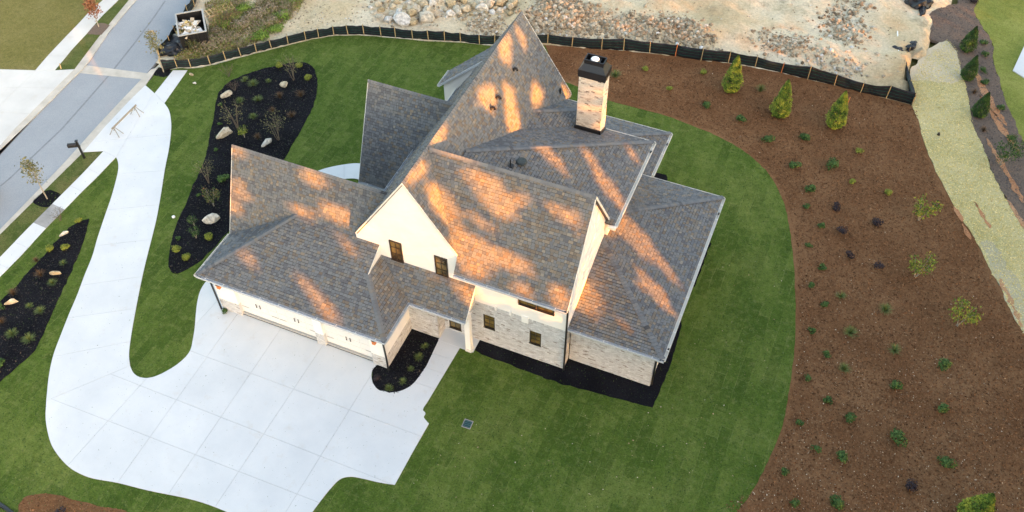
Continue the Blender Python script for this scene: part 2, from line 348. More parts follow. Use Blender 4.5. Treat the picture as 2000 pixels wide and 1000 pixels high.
d0 = [(p+Vector((.06, .03))) for p in sm]; d1 = [(p-Vector((.06, .03))) for p in sm]
sheet('road_seam', d0+d1[::-1], -.069, MT['seam'], .01)
def strip(name, a, b, z, mat, seg=3.0, gap=.014, thick=.14, base=None, lab=None):
    """a paved strip between two edge lines, laid as single slabs on a jointing bed"""
    def resample(P, n):
        L = [0]
        for i in range(len(P)-1): L.append(L[-1]+(P[i+1]-P[i]).length)
        out = []
        for k in range(n+1):
            d = L[-1]*k/n; i = 0
            while i < len(P)-2 and L[i+1] < d: i += 1
            out.append(P[i].lerp(P[i+1], (d-L[i])/max(1e-6, L[i+1]-L[i])))
        return out
    LL = sum((a[i+1]-a[i]).length for i in range(len(a)-1)); n = max(1, round(LL/seg))
    A = resample(a, n*3); B = resample(b, n*3)
    par = sheet(name, A+B[::-1], z-.02, MT[base or 'joint'], thick)
    for k in range(n):
        aa = A[3*k:3*k+4]; bb = B[3*k:3*k+4]
        t0 = (aa[1]-aa[0]).normalized()*gap/2; t1 = (aa[-1]-aa[-2]).normalized()*gap/2
        aa = [aa[0]+t0]+aa[1:-1]+[aa[-1]-t1]; bb = [bb[0]+t0]+bb[1:-1]+[bb[-1]-t1]
        mb = MB(); mb.prism([(p.x, p.y, z) for p in aa+bb[::-1]], (0, 0, -thick+.01)); mb.build('slab', mat if not callable(mat) else mat(k), par)
    return par
cl_in = rl; cl_out = wpts([(251,0),(197,66),(145,135),(80,200),(30,250),(0,284)]); cl_out = [cl_out[0]+(cl_out[0]-cl_out[1])*6]+cl_out+[cl_out[-1]+(cl_out[-1]-cl_out[-2])*7]
cl_in2 = wpts([(265,0),(212,62),(170,125),(100,195),(45,250),(0,292)]); cl_in2 = [cl_in2[0]+(cl_in2[0]-cl_in2[1])*6]+cl_in2+[cl_in2[-1]+(cl_in2[-1]-cl_in2[-2])*7]
strip('kerb', cl_out, cl_in2, -.02, MT['curb'], 3.0)
cr_out = wpts([(309,130),(284,166),(205,247),(162,297),(86,372),(0,457)]); cr_out += [cr_out[-1]+(cr_out[-1]-cr_out[-2])*3]
cr_in = wpts([(295,135),(272,158),(190,245),(130,312),(70,375),(0,447)]); cr_in += [cr_in[-1]+(cr_in[-1]-cr_in[-2])*3]
strip('kerb', cr_out, cr_in, -.02, MT['curb'], 3.0)
swa = wpts([(202,295),(160,340),(130,370),(90,410),(50,450),(5,497),(-140,640)]); swb = wpts([(226,307),(190,345),(160,374),(125,410),(90,445),(40,500),(-110,650)])
strip('sidewalk', swa, swb, 0.0, lambda k: MT['wet'] if k == 3 else MT['conc'], 1.65)
strip('sidewalk', wpts([(302,182),(338,137)]), wpts([(321,201),(366,137)]), 0.0, MT['conc'], 1.65)
strip('sidewalk', wpts([(220,-22),(201,0),(175,22),(157,42),(125,75),(92,110),(69,137)]), wpts([(252,-22),(231,0),(200,30),(170,65),(140,97),(124,117),(107,137)]), 0.0, MT['walk'], 1.7)
nl = sheet('neighbour_lawn', [Vector(G2(*p)) for p in ((-300,138),(145,137),(197,66),(251,0),(290,-50),(-200,-50))], -.03, MT['oldlawn'], .2)
vg = sheet('verge', [Vector(G2(*p)) for p in ((107,137),(145,135),(197,66),(251,0),(262,-14),(236,-3),(200,30),(170,65),(140,97))], -.012, MT['vergelawn'], .05)
vg2 = sheet('verge', ragged([Vector(G2(*p)) for p in ((0,457),(86,372),(162,297),(200,294),(160,339),(130,369),(90,409),(50,449),(5,496),(-60,560),(-60,520))], .04, .3, 2), -.024, MT['vergelawn'], .05)

def slabs(name, poly, lines, z, mat, gap=.014, thick=.12):
    """concrete flatwork: every slab between saw joints is its own piece"""
    par = sheet(name, poly, z-.018, MT['joint'], thick)
    bm = bmesh.new(); vs = [bm.verts.new((p.x, p.y, 0)) for p in poly]; bm.faces.new(vs)
    bm.normal_update()
    for (a, b) in lines:
        d = Vector((b.x-a.x, b.y-a.y, 0)); n_ = Vector((-d.y, d.x, 0)).normalized()
        bmesh.ops.bisect_plane(bm, geom=bm.verts[:]+bm.edges[:]+bm.faces[:], plane_co=(a.x, a.y, 0), plane_no=n_, dist=1e-4)
    bmesh.ops.inset_individual(bm, faces=bm.faces[:], thickness=gap/2, use_even_offset=True)
    # inset makes rim faces too: the inner faces are the slabs
    inner = []
    for f in bm.faces:
        f.tag = False
    bm.faces.ensure_lookup_table()
    for f in bm.faces:
        if all(len([g for g in e.link_faces if g is not f]) >= 1 for e in f.edges) and f.calc_area() > .15: inner.append([v.co.copy() for v in f.verts])
    for c in inner:
        mb = MB(); mb.prism([(p.x, p.y, z) for p in c], (0, 0, -thick+.02)); mb.build('slab', mat, par)
    bm.free(); return par
def L(*p): return (Vector(G2(p[0], p[1])), Vector(G2(p[2], p[3])))
arm = ground_poly([(90,783,1),(95,735),(104,693),(120,650),(135,612),(150,577),(165,537),(180,500),(190,465),(205,420),(217,385),(228,345),(231,325),(229,312),(226,307,1),(214,301,1),(202,295,1),(162,297,1),(205,247,1),(255,194,1),(284,166,1),(302,182,1),(321,201,1),(330,215),(334,235),(334,258),(330,290),(322,330),(315,375),(305,430),(290,490),(278,540),(266,600),(257,650),(252,690),(254,714,1)])
slabs('driveway', arm, [L(110,695,250,668),(L(138,620,262,603)),L(160,557,277,540),L(184,480,292,468),L(208,410,308,400),L(226,340,320,333),L(200,275,334,262),L(231,300,300,182)], 0, MT['conc'])
court = ground_poly([(90,783,1),(254,714,1),(260,727),(270,735),(285,738),(302,735),(322,726),(345,712),(363,696),(372,682),(376,665),(380,640),(382,615),(385,590),(390,570),(398,555),(407,545),(425,530),(470,520,1),(740,600,1),(770,700,1),(735,714,1),(727,724),(726,738),(731,752),(741,762),(760,767),(826,801),(828,815),(838,827,1),(805,885,1),(771,947,1),(740,942),(710,935),(685,931),(664,936),(645,955),(625,980),(605,1008),(585,1045),(520,1040,1),(450,1003),(380,977),(290,958),(230,943),(180,934),(150,922),(130,908),(110,885),(97,860),(89,820)])
slabs('driveway', court, [L(90,775,467,921),L(432,815,626,891),L(409,699,822,852),L(132,909,212,821),L(230,942,294,852),L(329,965,382,887),L(422,987,466,921),L(558,1000,626,891)], 0, MT['conc'])
walkp = ground_poly([(760,767,1),(786,762),(809,747),(833,714,1),(858,661,1),(899,678,1),(835,785,1),(828,795),(826,801,1)])
slabs('walkway', walkp, [L(809,746,844,758),L(826.6,716,861,728),L(841,688,876,700)], .003, MT['conc'])
crescent = ground_poly([(605,342),(625,332),(650,325),(680,320),(702,319),(740,325),(760,372,1),(735,372),(700,350),(665,350),(640,352),(615,360)])
slabs('walkway', crescent, [L(672,320,672,352)], 0.004, MT['conc'])
nd = [Vector(G2(*p)) for p in ((-160,133),(0,135),(69,137),(107,137),(145,135),(80,200),(30,250),(0,284),(-100,380),(-260,500))]
slabs('neighbour_driveway', nd, [L(0,170,100,172),L(0,218,60,222),L(0,205,70,137)], -.004, MT['walk'])
# right side: straw path, grey bark slope, clay streaks, neighbouring lawn
path = ragged(ground_poly([(1781,204,1),(1776,165),(1800,120,1),(1850,76,1),(1866,92),(1876,115),(1878,140),(1885,160),(1893,200),(1903,250),(1920,285),(1940,340),(1965,385),(1985,420),(2010,450),(2150,650,1),(2000,650,1),(1975,605),(1955,560),(1940,535),(1925,505),(1905,465),(1880,425),(1850,375),(1825,325),(1808,285),(1796,240)]), .15, .3, 4)
sheet('straw_path', path, -.035, MT['straw'], .2)
sheet('sand_patch', ragged(ground_poly([(1776,150),(1800,110),(1825,88),(1850,78),(1866,92),(1876,115),(1878,140),(1870,160),(1840,160),(1800,156)]), .25, .3, 8), -.028, MT['sand'], .1)
sheet('worn_path_edge', ragged(ground_poly([(1915,468,1),(1945,478),(1970,520),(2000,560),(2060,640,1),(2000,650,1),(1975,605),(1955,560),(1935,520)]), .25, .25, 11), -.027, MT['strawgrey'], .1)
slope = ragged(ground_poly([(1812,72),(1822,45),(1818,25),(1845,12),(1870,4),(1875,-30,1),(1915,-40,1),(1910,0),(1902,18),(1915,45),(1935,75),(1942,100),(1940,118),(1950,150),(1965,200),(1985,245),(2010,290),(2200,520,1),(2150,650,1),(2010,450),(1985,420),(1965,385),(1940,340),(1920,285),(1903,250),(1893,200),(1885,160),(1878,140),(1872,112),(1862,92),(1850,80),(1835,82)]), .18, .25, 6)
sheet('bark_slope', slope, -.022, MT['greym'], .2)
for px in ([(1902,140),(1908,140),(1925,170),(1945,205),(1968,240),(1962,244),(1938,215),(1916,180)], [(1915,190),(1920,190),(1945,225),(1972,262),(1990,290),(1984,291),(1955,255)], [(1925,272),(1930,272),(1960,320),(1985,360),(2000,388),(1994,390),(1960,335)], [(1905,395),(1912,405),(1935,440),(1928,440)], [(1968,395),(1974,395),(1998,428),(2010,450),(2000,448)]):
    sheet('clay_streak', ragged(ground_poly(px), .22, .2, px[0][0]), -.012, MT['clay'], .05)
for px in ([(1862,405),(1868,405),(1880,425),(1878,432)], [(1880,440),(1885,440),(1900,468),(1897,472)], [(1955,553),(1962,553),(1995,625),(1990,630)]):
    sheet('clay_streak', ragged(ground_poly(px), .2, .2, px[0][1]), -.022, MT['clay'], .05)
sheet('neighbour_lawn', ragged(ground_poly([(1910,-40,1),(1910,0),(1902,18),(1915,45),(1935,75),(1942,100),(1940,118),(1950,150),(1965,200),(1985,245),(2010,290),(2300,560,1),(2300,-40,1)]), .1, .3, 7), -.032, MT['brightlawn'], .2)
po = sheet('neighbour_patio', [Vector(G2(*p)) for p in ((1978,138),(2003,84),(2100,60),(2080,190),(2003,154))], .04, MT['conc'], .2)

# ------------------------------------------------------------------ building site behind the fence
SITE = [Vector((p.x, p.y)) for p in FENCE] + [Vector(G2(*p)) for p in ((1770,150),(1768,95),(1800,112),(1814,84),(1812,72),(1822,45),(1818,25),(1850,10),(1875,-60))]
SITE += [Vector((60, 140)), Vector((-120, 140)), Vector(G2(415,-60)), Vector(G2(376,15)), Vector(G2(345,62)), Vector(G2(312,112))]
FL = [(p.x, p.y) for p in FENCE]
def dfence(x, y):
    best = 1e9
    for i in range(len(FL)-1):
        ax_, ay_ = FL[i]; bx, by = FL[i+1]; dx, dy = bx-ax_, by-ay_
        s = max(0, min(1, ((x-ax_)*dx+(y-ay_)*dy)/(dx*dx+dy*dy))); d = (x-ax_-s*dx)**2+(y-ay_-s*dy)**2
        if d < best: best = d
    return math.sqrt(best)
def site_h(x, y):
    if not inside((x, y), SITE): return -.12
    d = dfence(x, y); k = min(1, max(0, (d-.3)/2.5))
    rr_ = min(1, max(0, (Vector((x, y))-Vector(G2(340, 60))).length/8))
    h = .28*noise.noise(Vector((x*.28, y*.28, 1)))+.16*noise.noise(Vector((x*.9, y*.9, 5)))+.08*noise.noise(Vector((x*2.4, y*2.4, 9)))
    mound = math.exp(-((d-3.2)/2.2)**2)*.45 if x > -6 else 0
    return -.02 + k*(h+.2+mound)*rr_
mb = MB(); nx, ny = 215, 110; x0, y0, x1, y1 = -62, 12, 45, 67
for j in range(ny+1):
    for i in range(nx+1):
        x = x0+(x1-x0)*i/nx; y = y0+(y1-y0)*j/ny; mb.v.append((x, y, site_h(x, y))); mb.t.append(.5)
keep = lambda i, j: any(inside((x0+(x1-x0)*(i+a)/nx, y0+(y1-y0)*(j+b)/ny), SITE) for a, b in ((0,0),(1,0),(0,1),(1,1)))
for j in range(ny):
    for i in range(nx):
        if keep(i, j):
            a = j*(nx+1)+i; mb.f.append((a, a+1, a+nx+2, a+nx+1))
mb.build('site_dirt', MT['dirt'], smooth=True)['kind'] = 'structure'

# ================================================================== HOUSE
HOUSE = empty('house', (0, 0, 0))
tag(HOUSE, 'large white stucco and pale brick house with steep grey brown shingle roofs', 'house')
o_, z1, xgl, yLE, s1, s2_ = .424, 3.33, -10.894, 2.699, .543, 2.153
xs_, yn, xp, yw, yR1 = -1.694, 2.25, 3.72, 3.60, 4.92
ye, z2, yM, zM, xM, xMw = 3.012, 5.929, 6.222, 10.773, 8.868, 8.685
xs1, sG, yg, yN = .186, 1.516, 3.56, 18.345
xw, yw3, zw3, bw = -6.317, 11.723, 8.825, 2.573
x2, y2, sB, x3, y3, z4, x4, y4, y4f = 9.191, 16.085, .419, 5.657, 17.678, 3.1, 9.317, 20.342, 16.42
yR, xRw, yRb, sR = 4.322, 13.264, 15.945, .316
zR1 = z1+s2_*(yR1-yLE)
s3 = .655; zt = z1+s3*(o_-xs_); s4 = (zt-z1)/(yw-yn)
dH = (yLE+o_)/(1-s1/s2_)            # plan distance of the garage hip
sM = (zM-z2)/(yM-ye)
mainz = lambda y: z2+sM*(y-ye)
ROOFC = [0]
def clip_poly(poly, cx0, cx1, cy0, cy1):
    for ax_, lim, sg in ((0, cx0, 1), (0, cx1, -1), (1, cy0, 1), (1, cy1, -1)):
        out = []; n_ = len(poly)
        for i in range(n_):
            a, b = poly[i], poly[(i+1) % n_]; da, db = sg*(a[ax_]-lim), sg*(b[ax_]-lim)
            if da >= 0: out.append(a)
            if (da >= 0) != (db >= 0):
                s = da/(da-db); out.append((a[0]+(b[0]-a[0])*s, a[1]+(b[1]-a[1])*s))
        poly = out
        if len(poly) < 3: return None
    return poly
def roof(pts, along, seed=0, expo=.165, deck=.09, label=None, tonebias=0.):
    """one roof slope: a deck board with real overlapping shingle tabs laid on it in courses"""
    rnd = random.Random(seed+11)
    P = [Vector(p) for p in pts]; nn = Vector((0, 0, 0))
    for i in range(len(P)): nn += P[i].cross(P[(i+1) % len(P)])
    nn.normalize()
    if nn.z < 0: P.reverse(); nn = -nn
    U = Vector(along).normalized(); V = nn.cross(U)
    if V.z < 0: U = -U; V = nn.cross(U)
    O = P[0]
    Q = [((p-O).dot(U), (p-O).dot(V)) for p in P]
    d = MB(); d.prism(P, -nn*deck); do = d.build('roof_slope', MT['deck'], HOUSE)
    u0 = min(q[0] for q in Q); u1 = max(q[0] for q in Q); v0 = min(q[1] for q in Q); v1 = max(q[1] for q in Q)
    mb = MB(); i = 0; v = v0-.02
    while v < v1:
        u = u0-rnd.random()*.3; band = .06*noise.noise(Vector((v*.8, seed, 3)))
        while u < u1:
            wd = rnd.choice((.13, .15, .18, .2, .25)); a, b = u, u+wd; u = b
            if a > u1 or b < u0: continue
            c = clip_poly(Q, a, b, v, v+expo*.86)
            c0 = clip_poly(Q, a, b, v+expo*.84, v+expo)
            if c0: mb.poly([O+U*p[0]+V*p[1]+nn*.002 for p in c0], rnd.choice((0, .05, .1, .3)))  # dark strip between courses: the printed granule band, also painted as a shadow line
            if not c: continue
            h = rnd.choice((.012, .018, .034)); g = .006
            xx = O+U*((a+b)/2)+V*v
            tn = .48+tonebias+band+.16*noise.noise(xx*.45+Vector((seed, 0, 0)))+rnd.gauss(0, .21); tn = max(.2, min(1, tn))  # tonebias puts sun and shade into a slope's colour by its facing
            ia, ib = min(p[0] for p in c), max(p[0] for p in c); base = len(mb.v)
            c2 = [(min(max(p[0], a+g), b-g), p[1]) for p in c]
            for p in c2:
                k = 1-(p[1]-v)/expo
                q = O+U*p[0]+V*p[1]+nn*(.003+h*k); mb.v.append(tuple(q)); mb.t.append(tn)
            mb.f.append(tuple(range(base, base+len(c2))))
            lo = [p for p in c2 if p[1] < v+1e-4]
            if len(lo) >= 2:
                lo.sort(); A_, B_ = lo[0][0], lo[-1][0]; bb = len(mb.v)
                for (pu, hh) in ((A_, .003), (B_, .003), (B_, .003+h), (A_, .003+h)):
                    mb.v.append(tuple(O+U*pu+V*v+nn*hh)); mb.t.append(0)  # butt edge in the darkest tone, a painted shadow under the course
                mb.f.append((bb, bb+1, bb+2, bb+3))
        v += expo
    so_ = mb.build('shingles', MT['shingle'], do); so_['kind'] = 'stuff'
    return do
def caps(a, b, wd=.15, slope=.5, seed=0):
    """ridge or hip cap tiles lapped along a line"""
    a, b = Vector(a), Vector(b); t = (b-a).normalized(); side = Vector((-t.y, t.x, 0)).normalized(); upv = t.cross(side); upv = upv if upv.z > 0 else -upv
    L_ = (b-a).length; n_ = max(1, int(L_/.19)); st = L_/n_; rnd = random.Random(seed+5); mb = MB()
    for i in range(n_):
        p = a+t*st*i; q = p+t*(st+.03); tn = max(0, min(1, .40+rnd.gauss(0, .10)))
        h0, h1 = .034, .07
        for sg in (-1, 1):
            drop = -upv*slope*wd
            A_, B_ = p+upv*h1, q+upv*h0; C_ = q+side*sg*wd+drop+upv*h0; D_ = p+side*sg*wd+drop+upv*h1
            mb.poly([A_, B_, C_, D_] if sg < 0 else [D_, C_, B_, A_], tn)
            mb.poly([A_, D_, D_-upv*.03, A_-upv*.03], tn*.5)
    o = mb.build('ridge_cap', MT['shingle'], HOUSE); o['kind'] = 'stuff'
def gutter(a, b, out, mat='gutter', size=.12):
    a, b, out = Vector(a), Vector(b), Vector(out).normalized(); mb = MB(); Z = Vector((0, 0, 1)); s = size; t = (b-a)
    mb.obox(a-Z*s, t, out*s, Z*.012)                       # floor
    mb.obox(a-Z*s-out*.012, t, out*.012, Z*(s-.005))       # back
    mb.obox(a-Z*s+out*s, t, out*.016, Z*(s+.012))          # lip
    for e in (a, b-t.normalized()*.01): mb.obox(e-Z*s, t.normalized()*.01, out*s, Z*s)
    g = mb.build('gutter', MT[mat], HOUSE)
    hb = MB(); n_ = max(1, int(t.length/1.1)); hb.obox((0, 0, -.01), t.normalized()*.03, out*(s+.02), Z*.02); hm = hb.mesh('hanger', MT['white'])
    for i in range(n_): link('hanger', hm, g, a+t*((i+.5)/n_))
    return g
def board(a, b, dz=.16, th=.03, out=(0, -1, 0), mat='trim', name='rake_board'):
    a, b, out = Vector(a), Vector(b), Vector(out).normalized(); mb = MB()
    mb.obox(a-Vector((0, 0, dz)), b-a, out*th, Vector((0, 0, dz+.03))); return mb.build(name, MT[mat], HOUSE)

# garage roof
gf = lambda x, y: (x, y, z1+s1*(y+o_))
roof([gf(xgl, -o_), gf(o_, -o_), gf(xs_, -o_+s3*(o_-xs_)/s1), gf(xs_, yw+.02), gf(xs_, -o_+dH), gf(xgl+dH, -o_+dH)], (1, 0, 0), 1)
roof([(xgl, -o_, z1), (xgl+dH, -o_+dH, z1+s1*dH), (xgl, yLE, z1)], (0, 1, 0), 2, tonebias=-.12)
roof([(xgl, yLE, z1), (xgl+dH, -o_+dH, z1+s1*dH), (-.6, -o_+dH, z1+s1*dH), (-.6, yR1, zR1), (xgl, yR1, zR1)], (1, 0, 0), 3)
roof([(xgl, yR1, zR1), (-1, yR1, zR1), (-1, 2*yR1-yLE, z1), (xgl, 2*yR1-yLE, z1)], (1, 0, 0), 4)
roof([(o_, -o_, z1), (o_, yn, z1), (xs_, yw, zt), (xs_, -o_+s3*(o_-xs_)/s1, zt)], (0, 1, 0), 5, tonebias=.08)
roof([(o_, yn, z1), (xp, yn, z1), (xp, yw, zt), (xs_, yw, zt)], (1, 0, 0), 6, tonebias=.04)
caps((xgl, -o_, z1), (xgl+dH, -o_+dH, z1+s1*dH), slope=.3)
caps((o_, -o_, z1), (xs_, -o_+s3*(o_-xs_)/s1, zt), slope=.3, seed=3)
caps((xgl, yR1, zR1), (-2.0, yR1, zR1), .12, 1.2, 4)
# main body
X0 = xs1+(zM-mainz(yg))/sG
roof([(X0, ye, z2), (xM, ye, z2), (xM, yM, zM), (xs1, yM, zM), (X0, yg, mainz(yg))], (1, 0, 0), 7, tonebias=.05)
roof([(xM, yM, zM), (xs1, yM, zM), (xs1, 2*yM-ye, z2), (xM, 2*yM-ye, z2)], (1, 0, 0), 8)
roof([(xs1, yg, zM), (X0, yg, mainz(yg)), (xs1, yM, zM)], (0, 1, 0), 9)
hb_ = (zM-z2)/sG
roof([(xs1, yM-.6, zM), (xs1, yN, zM), (xs1+hb_+.05, yN, z2-.07), (xs1+hb_+.05, yM-.6+.3, z2-.07)], (0, 1, 0), 10)
roof([(xs1, yg, zM), (xs1, yN, zM), (xs1-hb_, yN, z2), (xs1-hb_, yg, z2)], (0, 1, 0), 11)
caps((xs1, yg, zM), (xs1, yN, zM), .12, 1.0, 1); caps((xs1+.15, yM, zM), (xM, yM, zM), .12, 1.0, 2)
# west wing; front shingles toned darker for its shade
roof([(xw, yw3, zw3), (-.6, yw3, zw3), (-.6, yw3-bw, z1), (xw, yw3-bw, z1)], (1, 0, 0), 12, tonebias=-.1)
roof([(xw, yw3, zw3), (-.6, yw3, zw3), (-.6, yw3+bw, z1), (xw, yw3+bw, z1)], (1, 0, 0), 13)
caps((xw, yw3, zw3), (-1.1, yw3, zw3), .12, 1.2, 6)
# shed dormer behind
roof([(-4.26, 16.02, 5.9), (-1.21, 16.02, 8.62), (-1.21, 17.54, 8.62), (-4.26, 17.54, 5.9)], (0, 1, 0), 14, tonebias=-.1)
# rear hips at first-floor height
roof([(x2, 9.15, z2), (x2, y2, z2), (x2-7.9, y2-7.9, z2+sB*7.9), (x2-7.9, 7.0, z2+sB*7.9)], (0, 1, 0), 15)
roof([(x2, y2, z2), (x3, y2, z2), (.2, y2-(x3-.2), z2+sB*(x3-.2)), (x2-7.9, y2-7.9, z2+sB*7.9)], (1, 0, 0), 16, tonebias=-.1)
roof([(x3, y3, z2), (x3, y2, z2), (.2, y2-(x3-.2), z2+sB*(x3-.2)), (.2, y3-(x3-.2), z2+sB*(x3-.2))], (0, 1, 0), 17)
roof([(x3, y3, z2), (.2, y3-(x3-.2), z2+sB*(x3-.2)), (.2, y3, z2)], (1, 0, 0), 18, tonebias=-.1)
caps((x2, y2, z2), (x2-7.9, y2-7.9, z2+sB*7.9), slope=.2, seed=7); caps((x3, y3, z2), (x3-4.2, y3-4.2, z2+sB*4.2), slope=.2, seed=8)
# low rear roof
roof([(x4, y4f-.5, z4), (x4, y4, z4), (x4-5.2, y4-5.2, z4+.42*5.2), (x4-5.2, y4f-2.2, z4+.42*5.2)], (0, 1, 0), 19)
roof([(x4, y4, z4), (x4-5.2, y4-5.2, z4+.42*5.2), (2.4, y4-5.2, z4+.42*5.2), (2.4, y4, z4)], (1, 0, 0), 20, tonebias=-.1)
caps((x4, y4, z4), (x4-3, y4-3, z4+.42*3), slope=.2, seed=9)
# right wing
xe = xRw+o_; ya = yR-o_; dR = xe-8.55
roof([(8.70, ya, z1), (xe, ya, z1), (8.70, ya+(xe-8.7), z1+sR*(xe-8.7))], (1, 0, 0), 21, tonebias=.08)
roof([(xe, ya, z1), (xe, yRb, z1), (8.70, yRb-(xe-8.7), z1+sR*(xe-8.7)), (8.70, ya+(xe-8.7), z1+sR*(xe-8.7))], (0, 1, 0), 22)
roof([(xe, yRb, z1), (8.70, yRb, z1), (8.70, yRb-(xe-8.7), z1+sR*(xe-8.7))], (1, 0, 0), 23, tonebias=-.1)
caps((xe, ya, z1), (8.8, ya+(xe-8.8), z1+sR*(xe-8.8)), slope=.2, seed=10); caps((xe, yRb, z1), (8.8, yRb-(xe-8.8), z1+sR*(xe-8.8)), slope=.2, seed=11)

# gutters
gutter((xgl, -o_, z1-.02), (o_+.1, -o_, z1-.02), (0, -1, 0)); gutter((xgl, -o_-.1, z1-.02), (xgl, yLE, z1-.02), (-1, 0, 0), 'trim')
gutter((o_, -o_, z1-.02), (o_, yn, z1-.02), (1, 0, 0)); gutter((o_+.12, yn, z1-.02), (xp, yn, z1-.02), (0, -1, 0))
gutter((X0, ye, z2-.02), (xM, ye, z2-.02), (0, -1, 0)); gutter((8.72, ya, z1-.02), (xe+.1, ya, z1-.02), (0, -1, 0))
gutter((xe, ya, z1-.02), (xe, yRb, z1-.02), (1, 0, 0), 'trim', .14); gutter((8.7, yRb, z1-.02), (xe+.1, yRb, z1-.02), (0, 1, 0), 'trim', .07)
gutter((x2, 9.15, z2-.02), (x2, y2, z2-.02), (1, 0, 0), 'trim', .14); gutter((x3, y2, z2-.02), (x2+.1, y2, z2-.02), (0, 1, 0), 'trim', .07)
gutter((3.0, y3, z2-.02), (x3, y3, z2-.02), (0, 1, 0), 'trim', .07)
gutter((x4, y4f, z4-.02), (x4, y4, z4-.02), (1, 0, 0), 'trim', .14); gutter((3.0, y4, z4-.02), (x4+.1, y4, z4-.02), (0, 1, 0), 'trim', .07)
gutter((xw, yw3-bw, z1-.02), (-2.8, yw3-bw, z1-.02), (0, -1, 0)); gutter((-4.26, 16.0, 5.88), (-4.26, 17.56, 5.88), (-1, 0, 0), 'trim', .1)
gutter((xs1-hb_, 4.2, z2-.02), (xs1-hb_, yN, z2-.02), (-1, 0, 0))
# rake boards
board((xM, ye, z2), (xM, yM, zM), out=(1, 0, 0)); board((xM, yM, zM), (xM, 9.1, mainz(2*yM-9.1)), out=(1, 0, 0))
board((xs1-hb_-.02, yg, z2), (xs1, yg, zM), out=(0, -1, 0), dz=.1); board((X0, yg, mainz(yg)), (xs1, yg, zM), out=(0, -1, 0), dz=.1)
board((xp, yn, z1), (xp, yw, zt), out=(1, 0, 0)); board((xs_, -o_+s3*(o_-xs_)/s1, zt), (xs_, yw, z1+s1*(yw+o_)), out=(1, 0, 0), dz=.1)
board((xgl, yLE, z1), (xgl, yR1, zR1), out=(-1, 0, 0)); board((xgl, 2*yR1-yLE, z1), (xgl, yR1, zR1), out=(-1, 0, 0))
board((xw, yw3-bw, z1), (xw, yw3, zw3), out=(-1, 0, 0)); board((xw, yw3+bw, z1), (xw, yw3, zw3), out=(-1, 0, 0))
board((-4.26, 16.02, 5.9), (-1.21, 16.02, 8.62), out=(0, -1, 0), dz=.14, mat='gutter')
board((xs1, yN, zM), (xs1+hb_, yN, z2), out=(0, 1, 0)); board((xs1, yN, zM), (xs1-hb_, yN, z2), out=(0, 1, 0))
mb = MB(); mb.box(xM+.03, 8.95, z2-.16, x2+.12, 9.15, z2-.0); mb.build('eave_return', MT['trim'], HOUSE)

# walls
def wall(fn):
    mb = MB(); fn(mb); return mb.build('wall', MT['white'], HOUSE)
SID = (0, .25, 0)
wall(lambda m: m.prism([(-3.05, yw, 4.9), (-3.05, yw, 5.84), (xs1, yw, zM-.12), (X0, yw, mainz(yg)-.08), (X0, yw, 5.85), (xMw, yw, 5.85), (xMw, yw, 3.42), (xs_-.02, yw, 3.42), (xs_-.02, yw, 4.9)], SID))
wall(lambda m: m.prism([(xMw, yw+.001, 3.42), (xMw, yw+.001, 6.6), (xMw, yM, zM-.15), (xMw, 9.15, 6.2), (xMw, 9.15, 3.42)], (-.25, 0, 0)))
def body(x0, y0, x1, y1, z0, z1_): wall(lambda m: m.box(x0, y0, z0, x1, y1, z1_))
body(-2.7, 3.86, 8.43, 9.3, 0, 5.88); body(-2.7, 9.3, 3.1, 18.1, 0, 5.86); body(3.1, 9.3, 8.83, 15.7, 0, 5.84); body(3.1, 15.7, 5.3, 17.35, 0, 5.8)
body(5.3, 15.7, 8.9, 19.9, 0, 3.0); body(3.1, 17.35, 5.3, 19.9, 0, 3.0); body(8.83, 4.6, 13.0, 15.5, 0, 3.25)
body(-10.45, .32, -.25, 6.75, 0, 3.28); body(-5.95, 9.6, -2.7, 13.8, 0, 3.28)
wall(lambda m: m.prism([(xs1, yN-.25, zM-.15), (xs1-3.0, yN-.25, 5.86), (xs1+3.0, yN-.25, 5.86)], (0, -.2, 0)))
wall(lambda m: m.prism([(xw+.35, yw3, zw3-.15), (xw+.35, yw3-2.3, 3.3), (xw+.35, yw3+2.3, 3.3)], (.2, 0, 0)))
wall(lambda m: m.prism([(xgl+.35, yR1, zR1-.15), (xgl+.35, yR1-2.0, 3.4), (xgl+.35, yR1+2.0, 3.4)], (.2, 0, 0)))
wall(lambda m: m.prism([(-4.0, 16.16, 0), (-4.0, 16.16, 6.0), (-1.3, 16.16, 8.35), (-1.3, 16.16, 0)], (0, 1.25, 0)))
wall(lambda m: m.box(-3.05, 3.9, 4.6, -2.7, 18.0, 5.8))
ysl = -o_+s3*(o_-xs_)/s1
wall(lambda m: m.prism([(xs_-.02, ysl, zt-.05), (xs_-.02, yw-.001, z1+s1*(yw+o_)-.1), (xs_-.02, yw-.001, zt-.3), (xs_-.02, ysl, zt-.3)], (-.12, 0, 0)))
# soffits
mb = MB(); mb.box(xgl+.02, -o_+.02, z1-.13, o_-.02, .03, z1-.10); mb.box(0.02, .03, z1-.13, o_-.02, 2.6, z1-.10); mb.box(X0+.05, ye+.02, z2-.13, xM-.02, yw, z2-.1); mb.build('soffit', MT['trim'], HOUSE)

